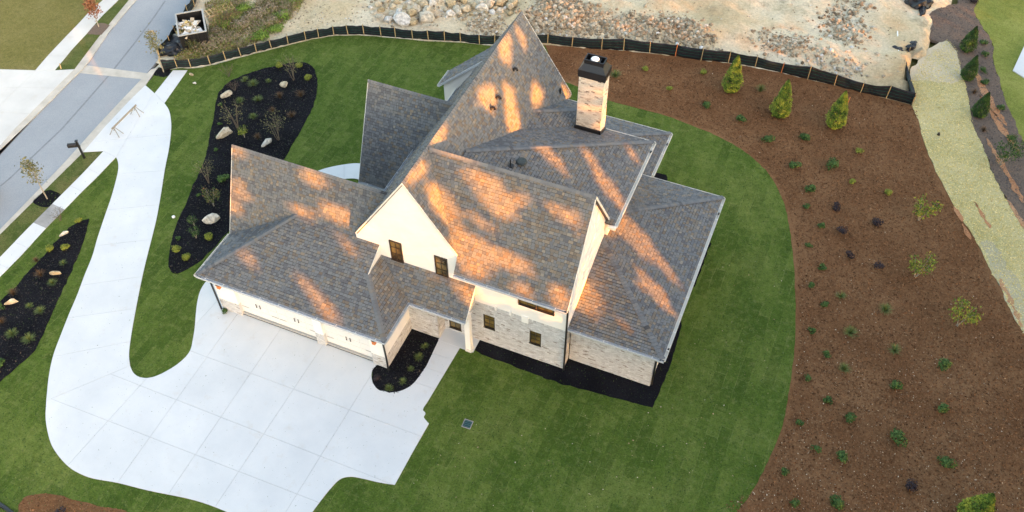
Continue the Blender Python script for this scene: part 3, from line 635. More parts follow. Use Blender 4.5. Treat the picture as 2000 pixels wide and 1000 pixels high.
# brickwork
def bricks(O, U, L_, H, holes=(), mat='brick', seed=0, top=None, outn=None, bl=.21, bh=.075, z0=0.):
    """brick wall: mortar backing with every brick proud of it; holes = (u0, z0, u1, z1)"""
    rnd = random.Random(seed+3); O, U = Vector(O), Vector(U).normalized(); N = Vector(outn); Z = Vector((0, 0, 1))
    bk = MB()
    # backing with openings cut out: vertical strips
    us = sorted(set([0, L_]+[h[0] for h in holes]+[h[2] for h in holes]))
    for a, b in zip(us[:-1], us[1:]):
        hs = sorted([h for h in holes if h[0] <= a+1e-6 and h[2] >= b-1e-6], key=lambda h: h[1]); z = 0
        for h in hs: 
            if h[1] > z: bk.obox(O+U*a+Z*z, U*(b-a), -N*.22, Z*(h[1]-z))
            z = h[3]
        if z < H: bk.obox(O+U*a+Z*z, U*(b-a), -N*.22, Z*(H-z))
    w_ = bk.build('wall', MT['mortar'] , HOUSE)
    mb = MB(); r = 0; z = .004
    while z+bh <= H+.001:
        soldier = top and z+bh*2.2 > H
        if soldier: hgt_, ln = H-z, .075
        else: hgt_, ln = bh, bl
        u = (0 if soldier else -(r % 2)*bl/2)
        while u < L_:
            a, b = max(u, 0)+.005, min(u+ln, L_)-.005; u += ln
            if b-a < .02: continue
            if any(a < h[2]-.01 and b > h[0]+.01 and z < h[3]-.01 and z+hgt_ > h[1]+.01 for h in holes): continue
            t = rnd.random(); tn = max(0, min(1, rnd.gauss(.55, .17))) if rnd.random() > .045 else rnd.random()*.15
            pr = .012+rnd.random()*.007
            q = MB.obox; mb_o = O+U*a+Z*(z+.005)
            b0 = len(mb.v); c = [mb_o, mb_o+U*(b-a), mb_o+U*(b-a)+Z*(hgt_-.01), mb_o+Z*(hgt_-.01)]
            mb.v += [tuple(p) for p in c]+[tuple(p+N*pr) for p in c]; mb.t += [tn]*8
            mb.f += [(b0+4, b0+5, b0+6, b0+7), (b0, b0+1, b0+5, b0+4), (b0+1, b0+2, b0+6, b0+5), (b0+2, b0+3, b0+7, b0+6), (b0+3, b0, b0+4, b0+7)]
        z += hgt_; r += 1
    o = mb.build('brickwork', MT[mat], w_); o['kind'] = 'stuff'; return w_
W1 = (4.07, 1.38, 4.73, 2.52); W2 = (6.71, 1.34, 7.37, 2.48)
bricks((3.0, yw, 0), (1, 0, 0), xMw-3.0, 3.42, [(W[0]-3, W[1], W[2]-3, W[3]) for W in (W1, W2)], top=True, outn=(0, -1, 0), seed=1)
bricks((xMw, yw, 0), (0, 1, 0), .75, 3.42, outn=(1, 0, 0), seed=2)
bricks((8.75, yR, 0), (1, 0, 0), xRw-8.75, 3.25, outn=(0, -1, 0), seed=3); bricks((xRw, yR, 0), (0, 1, 0), 11.2, 3.25, outn=(1, 0, 0), seed=4)
bricks((0, .0, 0), (0, 1, 0), 2.86, 1.0, outn=(1, 0, 0), seed=5, top=True)
bricks((0, 2.84, 0), (1, 0, 0), 1.70, 3.3, outn=(0, -1, 0), seed=6); bricks((1.70, 2.84, 0), (0, 1, 0), .78, 3.3, outn=(1, 0, 0), seed=7)
bricks((1.70, yw, 0), (1, 0, 0), 1.3, 3.42, [(.28, .25, 1.0, 2.45)], outn=(0, -1, 0), seed=8)
wall(lambda m: m.box(-.22, .22, 1.0, -.012, 2.86, 3.28))
wall(lambda m: m.box(-.25, 2.66, 0, -.24, 2.84, 3.3))

# garage front: piers with brick skirts, doors between
for (a, b) in ((-10.45, -9.17), (-4.29, -3.76), (-.85, 0)):
    bricks((a, 0, 0), (1, 0, 0), b-a, 1.0, outn=(0, -1, 0), seed=int(a*7), top=True)
    wall(lambda m: m.box(a, -.006, 1.0, b-.001, .30, 3.28))
wall(lambda m: m.box(-9.17, .0, 2.35, -4.29, .30, 3.28)); wall(lambda m: m.box(-3.76, .0, 2.35, -.85, .30, 3.28))
MT['door'] = plain('painted_garage_door', (.74, .735, .72), .5, .3, .02, 4); MT['sealgrey'] = plain('grey_door_foot', (.38, .38, .37), .7, .2, .08, 8)
for (a, b, n_) in ((-9.17, -4.29, 2), (-3.76, -.85, 1)):
    dr = MB(); dr.box(a, .20, .0, b, .23, 2.35); D_ = dr.build('garage_door', MT['door'], HOUSE)
    rows = 4
    for r in range(rows):
        cols = 4*n_
        for c in range(cols):
            u0 = a+.03+(b-a-.06)*c/cols; u1 = a+.03+(b-a-.06)*(c+1)/cols; q = MB(); q.box(u0+.03, .185, .26+r*.52, u1-.03, .2, .26+(r+1)*.52-.04); q.build('door_panel', MT['door'], D_)
    q = MB(); q.box(a, .10, .0, b, .185, .2); q.build('kick_rail', MT['sealgrey'], D_)
    q = MB(); q.box(a, .085, .0, b, .1, .035); q.build('weather_seal', MT['black'], D_)
    for c in range(n_):
        cx_ = a+(b-a)*(c+.5)/n_
        for dx in (-.14, .10):
            q = MB(); q.box(cx_+dx, .15, 1.12, cx_+dx+.03, .185, 1.38); q.box(cx_+dx, .13, 1.12, cx_+dx+.07, .15, 1.17); q.build('handle', MT['black'], D_)
        for sx, zz in ((-1, .72), (1, .72), (-1, 1.9), (1, 1.9)):
            hx = cx_+sx*((b-a)/n_/2-.04); q = MB(); q.box(min(hx, hx-sx*.42), .17, zz, max(hx, hx-sx*.42), .185, zz+.035); q.build('strap_hinge', MT['sealgrey'], D_)

# windows
def window(O, U, N, wd, ht, cols, rows, sill=True, lintel=None, name='window'):
    O, U, N = Vector(O), Vector(U), Vector(N); Z = Vector((0, 0, 1)); f = .06; m_ = MB()
    m_.obox(O, U*wd, N*.05, Z*f); m_.obox(O+Z*(ht-f), U*wd, N*.05, Z*f); m_.obox(O+Z*f, U*f, N*.05, Z*(ht-2*f)); m_.obox(O+U*(wd-f)+Z*f, U*f, N*.05, Z*(ht-2*f))
    F_ = m_.build(name, MT['frame'], HOUSE)
    g = MB(); g.obox(O+U*f*.5+Z*f*.5-N*.01, U*(wd-f), N*.02, Z*(ht-f)); g.build('pane', MT['glass'], F_)
    for c in range(1, cols):
        q = MB(); q.obox(O+U*(wd*c/cols-.0125)+Z*f+N*.012, U*.025, N*.02, Z*(ht-2*f)); q.build('glazing_bar', MT['frame'], F_)
    for r in range(1, rows):
        q = MB(); q.obox(O+U*f+Z*(ht*r/rows-.0125)+N*.014, U*(wd-2*f), N*.02, Z*.025); q.build('glazing_bar', MT['frame'], F_)
    if sill: q = MB(); q.obox(O-U*.02-Z*.05, U*(wd+.04), N*.09, Z*.05); q.build('sill', MT['frame'], F_)
    if lintel: q = MB(); q.obox(O-U*.13+Z*ht, U*(wd+.26), N*.06, Z*.17); q.build('lintel', MT['wood'], F_)
    return F_
window((-1.07, yw, 4.75), (1, 0, 0), (0, -1, 0), .70, 1.46, 2, 3); window((1.49, yw, 4.66), (1, 0, 0), (0, -1, 0), .72, 1.48, 2, 3)
window((6.12, yw, 4.50), (1, 0, 0), (0, -1, 0), .93, 1.25, 2, 3); window((7.09, yw, 4.50), (1, 0, 0), (0, -1, 0), .93, 1.25, 2, 3)
q = MB(); q.box(6.06, yw-.04, 4.5, 6.12, yw, 5.78); q.build('window_trim', MT['wood'], HOUSE)
q = MB(); q.box(7.05, yw-.06, 4.5, 7.09, yw, 5.78); q.build('window_trim', MT['wood'], HOUSE)
for W in (W1, W2): window((W[0], yw+.07, W[1]), (1, 0, 0), (0, -1, 0), W[2]-W[0], W[3]-W[1], 2, 3, True, True)
window((1.98, yw+.06, .25), (1, 0, 0), (0, -1, 0), .72, 2.2, 2, 4)
window((xRw+.0, 8.0, 1.0), (0, 1, 0), (1, 0, 0), 1.2, 1.5, 2, 3)
# stucco blocks that run down over the top brick course
for (a, b, d) in ((4.78, 4.88, .15), (5.60, 5.70, .15), (6.28, 6.66, .36)):
    q = MB(); q.box(a, yw-.07, 3.42-d, b, yw+.0, 3.55); q.build('stucco_block', MT['white'], HOUSE)
# porch
q = MB(); q.box(1.70, 2.70, -.1, 3.80, yw, .012); q.build('porch_slab', MT['conc'], HOUSE)
q = MB(); q.box(3.40, 2.64, .012, 3.70, 2.94, 3.2); C_ = q.build('porch_column', MT['white'], HOUSE)
q = MB(); q.box(3.37, 2.61, .012, 3.73, 2.97, .22); q.build('column_base', MT['trim'], C_)
q = MB(); q.box(.05, yn+.3, 3.0, xp-.05, yn+.5, z1-.02); q.build('porch_beam', MT['trim'], HOUSE)
q = MB(); q.prism([(xp-.1, yn+.1, 3.2), (xp-.1, yw-.02, 3.2), (xp-.1, yw-.02, zt-.1), (xp-.1, yn+.1, z1-.0)], (-.08, 0, 0)); q.build('porch_cheek', MT['trim'], HOUSE)
# downspouts
def spout(pts, lab=None):
    m_ = MB(); m_.tube(pts, .055, 6); m_.build('downspout', MT['black'], HOUSE)
spout([(8.78, ye-.05, 5.85), (8.74, 3.3, 5.6), (8.74, 3.50, 5.4), (8.74, 3.50, .05)])
spout([(.36, -.46, 3.2), (.16, -.2, 2.95), (.09, -.12, 2.7), (.09, -.08, 1.4), (.11, -.1, .9), (.11, -.12, .05)])
spout([(-10.7, -.46, 3.2), (-10.55, -.2, 2.95), (-10.52, -.08, 2.7), (-10.52, -.08, .05)])
spout([(xe-.1, ya-.04, 3.2), (xRw+.08, yR-.1, 2.95), (xRw+.08, yR-.03, 2.7), (xRw+.08, yR+.1, .05)])
# lanterns on the garage piers
for x in (-.42, -9.95):
    m_ = MB(); m_.box(x-.03, -.12, 2.45, x+.03, -.0, 2.75); L_ = m_.build('lantern', MT['black'], HOUSE)
    m_ = MB(); m_.box(x-.09, -.24, 2.28, x+.09, -.08, 2.58); m_.build('lantern_glass', MT['orange'], L_)
    m_ = MB(); m_.box(x-.11, -.26, 2.58, x+.11, -.06, 2.62); m_.build('lantern_cap', MT['black'], L_)
# chimney
cxl, cx, cy, cyb, ct = 4.87, 6.276, 15.05, 15.95, 10.12
bricks((cxl, cy, 5.9), (1, 0, 0), cx-cxl, ct-5.9, outn=(0, -1, 0), seed=20, mat='chbrick', bh=.07)
bricks((cx, cy, 5.9), (0, 1, 0), cyb-cy, ct-5.9, outn=(1, 0, 0), seed=21, mat='chbrick', bh=.07)
bricks((cx, cyb, 5.9), (-1, 0, 0), cx-cxl, ct-5.9, outn=(0, 1, 0), seed=22, mat='chbrick', bh=.07)
bricks((cxl, cyb, 5.9), (0, -1, 0), cyb-cy, ct-5.9, outn=(-1, 0, 0), seed=23, mat='chbrick', bh=.07)
q = MB(); q.box(cxl-.07, cy-.07, ct-.05, cx+.07, cyb+.07, ct+.40); Cc = q.build('chimney_cap', MT['black'], HOUSE)
def ring(m_, a, b, za, zb):
    A_ = [(a[0], a[1], za), (a[2], a[1], za), (a[2], a[3], za), (a[0], a[3], za)]; B_ = [(b[0], b[1], zb), (b[2], b[1], zb), (b[2], b[3], zb), (b[0], b[3], zb)]
    for i in range(4): j = (i+1) % 4; m_.poly([A_[i], A_[j], B_[j], B_[i]])
q = MB(); a = (cxl-.05, cy-.05, cx+.05, cyb+.05); b = (cxl+.17, cy+.17, cx-.17, cyb-.17)
ring(q, a, b, ct+.40, ct+.72); bo = (b[0]-.02, b[1]-.02, b[2]+.02, b[3]+.02); bi = (b[0]+.03, b[1]+.03, b[2]-.03, b[3]-.03)
ring(q, b, bo, ct+.72, ct+.98); ring(q, bi, bo, ct+.98, ct+.98); ring(q, bi, bi, ct+.98, ct+.45)
q.build('cap_hood', MT['black'], Cc)
for xk in (.25, .75):
    q = MB(); xx = b[0]+(b[2]-b[0])*xk; q.box(xx-.02, b[1], ct+.86, xx+.02, b[3], ct+.9); q.build('hood_brace', MT['black'], Cc)
bm = bmesh.new(); bmesh.ops.create_uvsphere(bm, u_segments=20, v_segments=10, radius=.23); bmesh.ops.scale(bm, vec=(1, 1, .45), verts=bm.verts); bmesh.ops.translate(bm, vec=((cx+cxl)/2-.02, (cy+cyb)/2, ct+.93), verts=bm.verts)
me = bpy.data.meshes.new('flue_cowl'); bm.to_mesh(me); bm.free(); me.materials.append(plain('white_enamel_cowl', (.86, .86, .86), .3, .5, .01, 4)); me.polygons.foreach_set('use_smooth', [True]*len(me.polygons)); link('flue_cowl', me, Cc)
q = MB(); q.tube([((cx+cxl)/2-.02, (cy+cyb)/2, ct+.35), ((cx+cxl)/2-.02, (cy+cyb)/2, ct+.9)], .16, 14); q.build('flue_pipe', MT['gutter'], Cc)
rz2 = lambda x, y: max(z2+sB*min(x2-x, y2-y), z2+sB*min(x3-x, y3-y) if x < x3 and y < y3 else 0)
q = MB(); N_ = 8
for i in range(N_):
    xa, xb = cxl-.08+(cx-cxl+.16)*i/N_, cxl-.08+(cx-cxl+.16)*(i+1)/N_
    za, zb = rz2(xa, cy-.1), rz2(xb, cy-.1)
    q.prism([(xa, cy-.1, za+.02), (xb, cy-.1, zb+.02), (xb, cy-.1, zb+.24), (xa, cy-.1, za+.24)], (0, .08, 0))
q.prism([(cx+.025, cy-.1, rz2(cx, cy)-.1), (cx+.025, cyb, rz2(cx, cyb)-.1), (cx+.025, cyb, rz2(cx, cyb)+.22), (cx+.025, cy-.1, rz2(cx, cy)+.24)], (.06, 0, 0))
q.build('chimney_flashing', MT['black'], HOUSE)
# roof vents
def on_plane(px, P0, n_):
    d = ray(*px); n_ = Vector(n_); return CAM+d*(n_.dot(Vector(P0)-CAM)/n_.dot(d))
for px in ((960, 215), (971, 194), (1004, 139)):
    p = on_plane(px, (xs1, 0, zM), (sG, 0, 1)); q = MB()
    q.tube([p+Vector((-.1, 0, -.1)), p+Vector((.0, 0, .14)), p+Vector((.06, 0, .24)), p+Vector((.16, 0, .22)), p+Vector((.20, 0, .12))], .085, 8); q.build('vent_hood', MT['black'], HOUSE)
p = on_plane((997, 324), (x2, 0, z2), (sB, 0, 1)); q = MB(); q.tube([p-Vector((0, 0, .1)), p+Vector((0, 0, .45))], .04, 6); q.box(p.x-.13, p.y-.13, p.z-.06, p.x+.13, p.y+.13, p.z+.06); q.build('vent_pipe', MT['black'], HOUSE)
p = on_plane((1019, 320), (x2, 0, z2), (sB, 0, 1)); q = MB(); q.tube([p-Vector((0, 0, .1)), p+Vector((0, 0, .16))], .17, 12); q.tube([p+Vector((0, 0, .16)), p+Vector((0, 0, .24))], .30, 16, r1=.24); q.build('roof_fan', plain('weathered_vent', (.05, .06, .06), .6, .3, .3, 12), HOUSE)
p = on_plane((1094, 182), (xs1, 0, zM), (sG, 0, 1)); q = MB(); q.tube([p-Vector((0, 0, .1)), p+Vector((0, 0, .35))], .06, 6); q.build('vent_pipe', MT['black'], HOUSE)
for (x, y) in ((x4+.1, y4-1.0), (x2+.1, y2-.8), (xe+.1, yRb-1.3), (xe+.1, ya+.7)):
    q = MB(); zz = z2 if x < x2+.11 and x > x2 else z1; zz = z4 if abs(x-x4-.1) < .01 else zz; q.box(x-.05, y-.05, zz-.08, x+.05, y+.05, zz+.02); q.build('gutter_outlet', MT['black'], HOUSE)

# ================================================================== SILT FENCE
MT['fabric'], t, b = new_mat('black_silt_fabric', .6, .35)
uv = t.nodes.new('ShaderNodeAttribute'); uv.attribute_name = 'tone'; P = pos(t)
wn = nz(t, .8, 3, .5, P); ad = t.nodes.new('ShaderNodeMath'); ad.operation = 'MULTIPLY_ADD'; t.links.new(wn.outputs[0], ad.inputs[0]); ad.inputs[1].default_value = .10; t.links.new(uv.outputs['Fac'], ad.inputs[2])
sw = t.nodes.new('ShaderNodeMath'); sw.operation = 'PINGPONG'; t.links.new(ad.outputs[0], sw.inputs[0]); sw.inputs[1].default_value = .135
dn = nz(t, 7, 2, .7, P)
c = mix(t, mrange(t, sw.outputs[0], .022, .008), (.010, .012, .018), mix(t, mrange(t, dn.outputs[0], .45, .65), (.008, .10, .075), (.02, .045, .04)))
wr = nz(t, 2.5, 4, .7, P); c = mix(t, mrange(t, wr.outputs[0], .62, .8, 0, .4), c, (.06, .065, .075))
t.links.new(c, b.inputs['Base Color']); bump(t, b, wr.outputs[0], .7, .12)
MT['fabricplain'] = plain('black_plastic_sheet', (.016, .018, .024), .4, .4, .5, 3)
def fence(pts, tops, label, loose=0., hgt=.95, orange=()):
    base = pts[len(pts)//2]; R = empty('silt_fence', base); tag(R, label, 'fence')
    for i, (p, tp) in enumerate(zip(pts, tops)):
        m_ = MB(); q = Vector((tp.x, tp.y, 0))-Vector((p.x, p.y, 0)); lean = Vector((random.uniform(-.05, .05), random.uniform(-.03, .05), 0))
        m_.obox(Vector((-.025, -.03, -.1)), (.05, 0, 0), (0, .04, 0), Vector((lean.x, lean.y, tp.z+.12)))
        link('stake', m_.mesh('stake', MT['orange'] if i in orange else MT['stake']), R, p-base)
    for i in range(len(pts)-1):
        a, c_ = pts[i]-base, pts[i+1]-base; ha, hc = tops[i].z, tops[i+1].z; m_ = MB(); n_ = 10; rows = 5; nrm = Vector((-(c_-a).y, (c_-a).x, 0)).normalized()
        sag = random.uniform(.02, .10); ph = random.random()*9
        for r in range(rows+1):
            for k in range(n_+1):
                s = k/n_; z = (ha+(hc-ha)*s-.06-sag*math.sin(math.pi*s))*r/rows
                wob = .06*noise.noise(Vector((s*3+ph, r*.5, i)))*(math.sin(math.pi*s)*1.6+.1)
                p = a.lerp(c_, s)+nrm*(.03+wob-.05*loose*math.sin(r*1.4)); m_.v.append((p.x, p.y, z-.02)); m_.t.append(r/rows)
        for r in range(rows):
            for k in range(n_): q = r*(n_+1)+k; m_.f.append((q, q+1, q+n_+2, q+n_+1))
        me = m_.mesh('fabric_panel', MT['fabric'], True); o = link('fabric_panel', me, R)
        sol = o.modifiers.new('thick', 'SOLIDIFY'); sol.thickness = .006
    return R
def tops_of(stakes): return [Vector((G(*a).x, G(*a).y, min(1.15, max(.75, height(a, t))))) for a, t in stakes]
def zf_(p): return Vector((p.x, p.y, -.02))
fence([zf_(G(*s[0])) for s in STAKES], tops_of(STAKES), 'long black silt fence with wooden stakes curving round the back of the lawn and mulch', orange=(29, 33))
sh = [((1781,206),(1783,180)),((1773,172),(1775,152)),((1766,140),(1768,118)),((1767,112),(1769,92)),((1776,100),(1780,84))]
fence([zf_(G(*s[0])) for s in sh], [Vector((0, 0, z)) + Vector((G(*s[0]).x, G(*s[0]).y, 0)) for s, z in zip(sh, (.95, .8, .7, .5, .35))], 'short slumped black silt fence running back into the dirt from the corner stake', 1.5)
sh = [(312,112),(318,104),(334,88),(345,68),(354,50),(368,28),(380,12),(392,-8)]
fence([zf_(G(*s)) for s in sh], [Vector((G(*s).x, G(*s).y, .85)) for s in sh], 'black silt fence along the kerb beside the skip', .8)

# ================================================================== PLANTS
def leafquad(mb, p, n_, size, tn, asp=1.0):
    n_ = n_.normalized(); a = n_.orthogonal().normalized(); a = Matrix.Rotation(random.random()*6.28, 3, n_) @ a; c = n_.cross(a)
    a = a*size*.5; c = c*size*.5*asp; b0 = len(mb.v)
    mb.v += [tuple(p-a), tuple(p+c*.8), tuple(p+a*1.1), tuple(p-c*.8)]; mb.t += [tn]*4; mb.f.append((b0, b0+1, b0+2, b0+3))
def mound(r, h, n_, leaf, seed, open_=.0, lobes=4):
    random.seed(seed); mb = MB(); lb = [(Vector((random.uniform(-.5, .5)*r, random.uniform(-.5, .5)*r, random.uniform(.3, .75)*h)), random.uniform(.45, .75)) for _ in range(lobes)]
    for i in range(n_):
        c, k = random.choice(lb); d = Vector((random.gauss(0, 1), random.gauss(0, 1), random.gauss(.2, .9))).normalized(); rad = k*random.uniform(.55, 1)**.5
        p = c*(1-open_)+Vector((d.x*r*rad, d.y*r*rad, d.z*h*.5*rad)); 
        if p.z < .01: p.z = random.uniform(.01, .08)
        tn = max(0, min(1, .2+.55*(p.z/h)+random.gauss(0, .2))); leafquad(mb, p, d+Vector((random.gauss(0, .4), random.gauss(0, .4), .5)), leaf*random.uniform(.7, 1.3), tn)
    return mb
def grassy(r, h, n_, seed, wd=.03, flop=.7):
    random.seed(seed); mb = MB()
    for i in range(n_):
        a = random.random()*6.28; k = random.random()**.6; hh = h*random.uniform(.5, 1.1)*(1-.35*k); out = Vector((math.cos(a), math.sin(a), 0)); sd = Vector((-out.y, out.x, 0))*wd*.5
        b0 = out*r*.2*random.random(); tn = random.uniform(.15, .6); prev = None
        for s in range(4):
            f_ = s/3; p = b0+out*r*k*f_**1.6+Vector((0, 0, hh*(f_-.35*flop*k*f_*f_))); w_ = sd*(1-f_*.85)
            cur = (p-w_, p+w_)
            if prev: q = len(mb.v); mb.v += [tuple(x) for x in (prev[0], prev[1], cur[1], cur[0])]; mb.t += [tn+.15*f_]*4; mb.f.append((q, q+1, q+2, q+3))
            prev = cur
    return mb
def cone_tree(r, h, n_, seed, leaf=.13):
    random.seed(seed); mb = MB()
    lobes = [(random.random()*6.28, random.random(), random.uniform(.75, 1.12)) for _ in range(14)]
    for i in range(n_):
        z = random.random()**1.15; a = random.random()*6.28
        prof = (1-z)**.75*(.55+.45*min(1, z*6)); bulge = 1+.22*noise.noise(Vector((math.cos(a)*1.6, math.sin(a)*1.6, z*5+seed)))+.12*noise.noise(Vector((math.cos(a)*4, math.sin(a)*4, z*13+seed)))
        rr_ = r*prof*bulge*random.uniform(.72, 1.04); p = Vector((math.cos(a)*rr_, math.sin(a)*rr_, .08+z*h))
        d = Vector((math.cos(a), math.sin(a), .7)); cl = noise.noise(Vector((p.x*3, p.y*3, p.z*3)))
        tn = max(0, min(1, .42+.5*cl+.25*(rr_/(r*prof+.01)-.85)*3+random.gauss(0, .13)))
        leafquad(mb, p, d+Vector((random.gauss(0, .5), random.gauss(0, .5), random.gauss(0, .4))), leaf*random.uniform(.6, 1.3), tn, .6)
    return mb
def stems(h, n_, spread, seed, r0=.03, up=.9):
    random.seed(seed); mb = MB(); tips = []
    for i in range(n_):
        a = 6.28*i/n_+random.random(); p = Vector((random.uniform(-.06, .06), random.uniform(-.06, .06), -.02)); pts = [p.copy()]
        for s in range(4):
            p = p+Vector((math.cos(a)*spread*h/4*random.uniform(.6, 1.2), math.sin(a)*spread*h/4*random.uniform(.6, 1.2), h/4*up)); pts.append(p.copy())
        mb.tube(pts, r0, 5, r1=r0*.35); tips.append(pts)
        for s in range(3):
            q = pts[random.choice((2, 3))]; a2 = a+random.uniform(-1.2, 1.2); e = q+Vector((math.cos(a2)*.22*h, math.sin(a2)*.22*h, .22*h)); mb.tube([q, (q+e)/2+Vector((0, 0, .03)), e], r0*.4, 4, r1=r0*.15); tips.append([q, e])
    return mb, tips
def crown(tips, n_, leaf, spread, seed, frac=.35):
    random.seed(seed+77); mb = MB()
    for i in range(n_):
        pts = random.choice(tips); s = random.uniform(frac, 1); j = min(len(pts)-2, int(s*(len(pts)-1))); q = pts[j].lerp(pts[j+1], s*(len(pts)-1)-j)
        p = q+Vector((random.gauss(0, spread), random.gauss(0, spread), random.gauss(0, spread)))
        leafquad(mb, p, Vector((random.gauss(0, 1), random.gauss(0, 1), 1)), leaf*random.uniform(.6, 1.3), max(0, min(1, random.gauss(.5, .25))), .65)
    return mb
PM = {}
def variant(kind, k):
    key = (kind, k)
    if key in PM: return PM[key]
    sd_ = sum(map(ord, kind))+k*31
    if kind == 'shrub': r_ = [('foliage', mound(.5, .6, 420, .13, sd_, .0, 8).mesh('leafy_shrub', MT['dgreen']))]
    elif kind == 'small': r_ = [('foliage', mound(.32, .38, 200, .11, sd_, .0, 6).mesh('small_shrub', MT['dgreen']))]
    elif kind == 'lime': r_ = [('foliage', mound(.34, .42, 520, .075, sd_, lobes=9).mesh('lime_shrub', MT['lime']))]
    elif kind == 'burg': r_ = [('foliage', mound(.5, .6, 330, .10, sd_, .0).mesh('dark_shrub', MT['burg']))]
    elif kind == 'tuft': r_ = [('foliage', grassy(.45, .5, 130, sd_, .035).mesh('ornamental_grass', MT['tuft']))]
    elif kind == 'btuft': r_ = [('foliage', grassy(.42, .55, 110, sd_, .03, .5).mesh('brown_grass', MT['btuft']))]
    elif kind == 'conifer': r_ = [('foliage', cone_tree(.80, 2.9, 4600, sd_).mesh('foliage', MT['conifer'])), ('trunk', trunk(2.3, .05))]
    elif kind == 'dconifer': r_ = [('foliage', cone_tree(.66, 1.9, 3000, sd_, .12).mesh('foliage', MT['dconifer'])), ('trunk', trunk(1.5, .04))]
    elif kind in ('sap', 'ysap', 'bronze', 'shrubtree'):
        st, tp = stems(1.7, 4, .28, sd_, .025); mt = {'sap': 'conifer', 'ysap': 'yellowg', 'bronze': 'bronze', 'shrubtree': 'dgreen'}[kind]
        r_ = [('foliage', crown(tp, 420, .15, .14, sd_).mesh('foliage', MT[mt])), ('stem', st.mesh('stem', MT['palebark']))]
    elif kind == 'bare':
        st, tp = stems(1.8, 5, .20, sd_, .022); r_ = [('foliage', crown(tp, 220, .085, .15, sd_, .5).mesh('foliage', MT['olive'])), ('stem', st.mesh('stem', MT['bark']))]
    elif kind == 'wispy':
        st, tp = stems(.8, 7, .5, sd_, .012); r_ = [('foliage', crown(tp, 110, .06, .1, sd_, .3).mesh('foliage', MT['btuft'])), ('stem', st.mesh('stem', MT['bark']))]
    elif kind == 'weed': r_ = [('foliage', mound(1.15, .8, 1100, .12, sd_, .0, 9).mesh('weedy_bush', MT['weed']))]
    elif kind == 'weedg': r_ = [('foliage', mound(1.0, .7, 1000, .12, sd_, .0, 8).mesh('weedy_bush', MT['weedg']))]
    PM[key] = r_; return r_
def trunk(h, r):
    mb = MB(); mb.tube([(0, 0, -.05), (.01, 0, h*.5), (0, .01, h)], r, 6, r1=r*.3); return mb.mesh('trunk', MT['bark'])
PN = dict(shrub='green_shrub', small='small_shrub', lime='lime_shrub', burg='dark_shrub', tuft='ornamental_grass', btuft='brown_grass', conifer='conifer_tree', dconifer='conifer_tree', sap='young_tree', ysap='young_tree', bronze='bronze_shrub', shrubtree='green_shrub', bare='multi_stem_tree', wispy='wispy_shrub', weed='weedy_bush', weedg='weedy_bush')
PCAT = dict(green_shrub='shrub', small_shrub='shrub', lime_shrub='shrub', dark_shrub='shrub', ornamental_grass='grass plant', brown_grass='grass plant', conifer_tree='conifer', young_tree='young tree', bronze_shrub='shrub', multi_stem_tree='young tree', wispy_shrub='shrub', weedy_bush='bush')
cnt = [0]
def plant(kind, px, py, sc, label, group=None, z=0., tilt=0, sz=None):
    cnt[0] += 1; k = cnt[0] % 3; parts = variant(kind, k); p = G(px, py); p.z = z; sc = sc*(.84 if kind in ('shrub', 'small', 'burg', 'lime') else 1); rz = (cnt[0]*2.399) % 6.28; name = PN[kind]
    scl = (sc, sc, sz if sz else sc)
    if len(parts) == 1: o = link(name, parts[0][1], None, p, rz, scl)
    else:
        o = empty(name, p, rz); o.scale = scl
        for nm, me in parts: link(nm, me, o)
    return tag(o, label, PCAT[name], group)
LM = 'in the brown mulch bed'
gA = 'dark green shrubs in the brown mulch'; gB = 'small green shrubs along the lawn edge'; gL = 'lime mounds in the brown mulch'; gD = 'dark purple shrubs'; gG = 'grass clumps in the brown mulch'
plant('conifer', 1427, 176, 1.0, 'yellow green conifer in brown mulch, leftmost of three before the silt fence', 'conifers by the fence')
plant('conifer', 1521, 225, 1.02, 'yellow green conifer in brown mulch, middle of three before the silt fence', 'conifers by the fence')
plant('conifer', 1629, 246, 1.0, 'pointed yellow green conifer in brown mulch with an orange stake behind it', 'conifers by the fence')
o = plant('conifer', 1893, 1018, 1.22, 'broad lime green conifer at the bottom right corner of the brown mulch', None); o.scale = (1.2, 1.2, .95)
plant('dconifer', 1887, 98, 1.05, 'dark conifer on the grey bark slope, topmost of the row', 'conifers on the bark slope')
plant('dconifer', 1888, 153, 1.0, 'dark conifer with yellow tips on the bark slope, second from the top', 'conifers on the bark slope')
plant('dconifer', 1910, 225, 1.0, 'dark conifer on the bark slope, just left of the orange clay streak', 'conifers on the bark slope')
plant('shrubtree', 1952, 322, 1.0, 'leafy green bush leaning over the grey bark slope at the right edge'); plant('shrubtree', 1972, 302, .8, 'bushy green sapling behind the leafy bush on the right slope')
plant('burg', 1895, 2, 1.3, 'dark bush at the very top of the grey bark slope')
for i, (x, y, l) in enumerate(((1921, 86, 'small green shrub on the bark slope right of the topmost dark conifer'), (1924, 108, 'small green shrub on the bark slope above the second dark conifer'), (1921, 140, 'small green shrub on the bark slope right of the second conifer'), (1924, 163, 'small green shrub on the bark slope between second and third conifer'), (1953, 212, 'small green shrub right of the third conifer near bright grass'), (1974, 272, 'small green shrub near the end of the orange clay streak'))):
    plant('small', x, y, 1.1, l, 'small shrubs on the bark slope')
plant('btuft', 1902, 182, .8, 'reddish brown tuft on the bark slope above the third conifer'); plant('btuft', 1920, 256, .8, 'reddish brown tuft on the bark slope beside the straw path'); plant('btuft', 1900, 88, .7, 'small brown tuft at the foot of the topmost conifer')
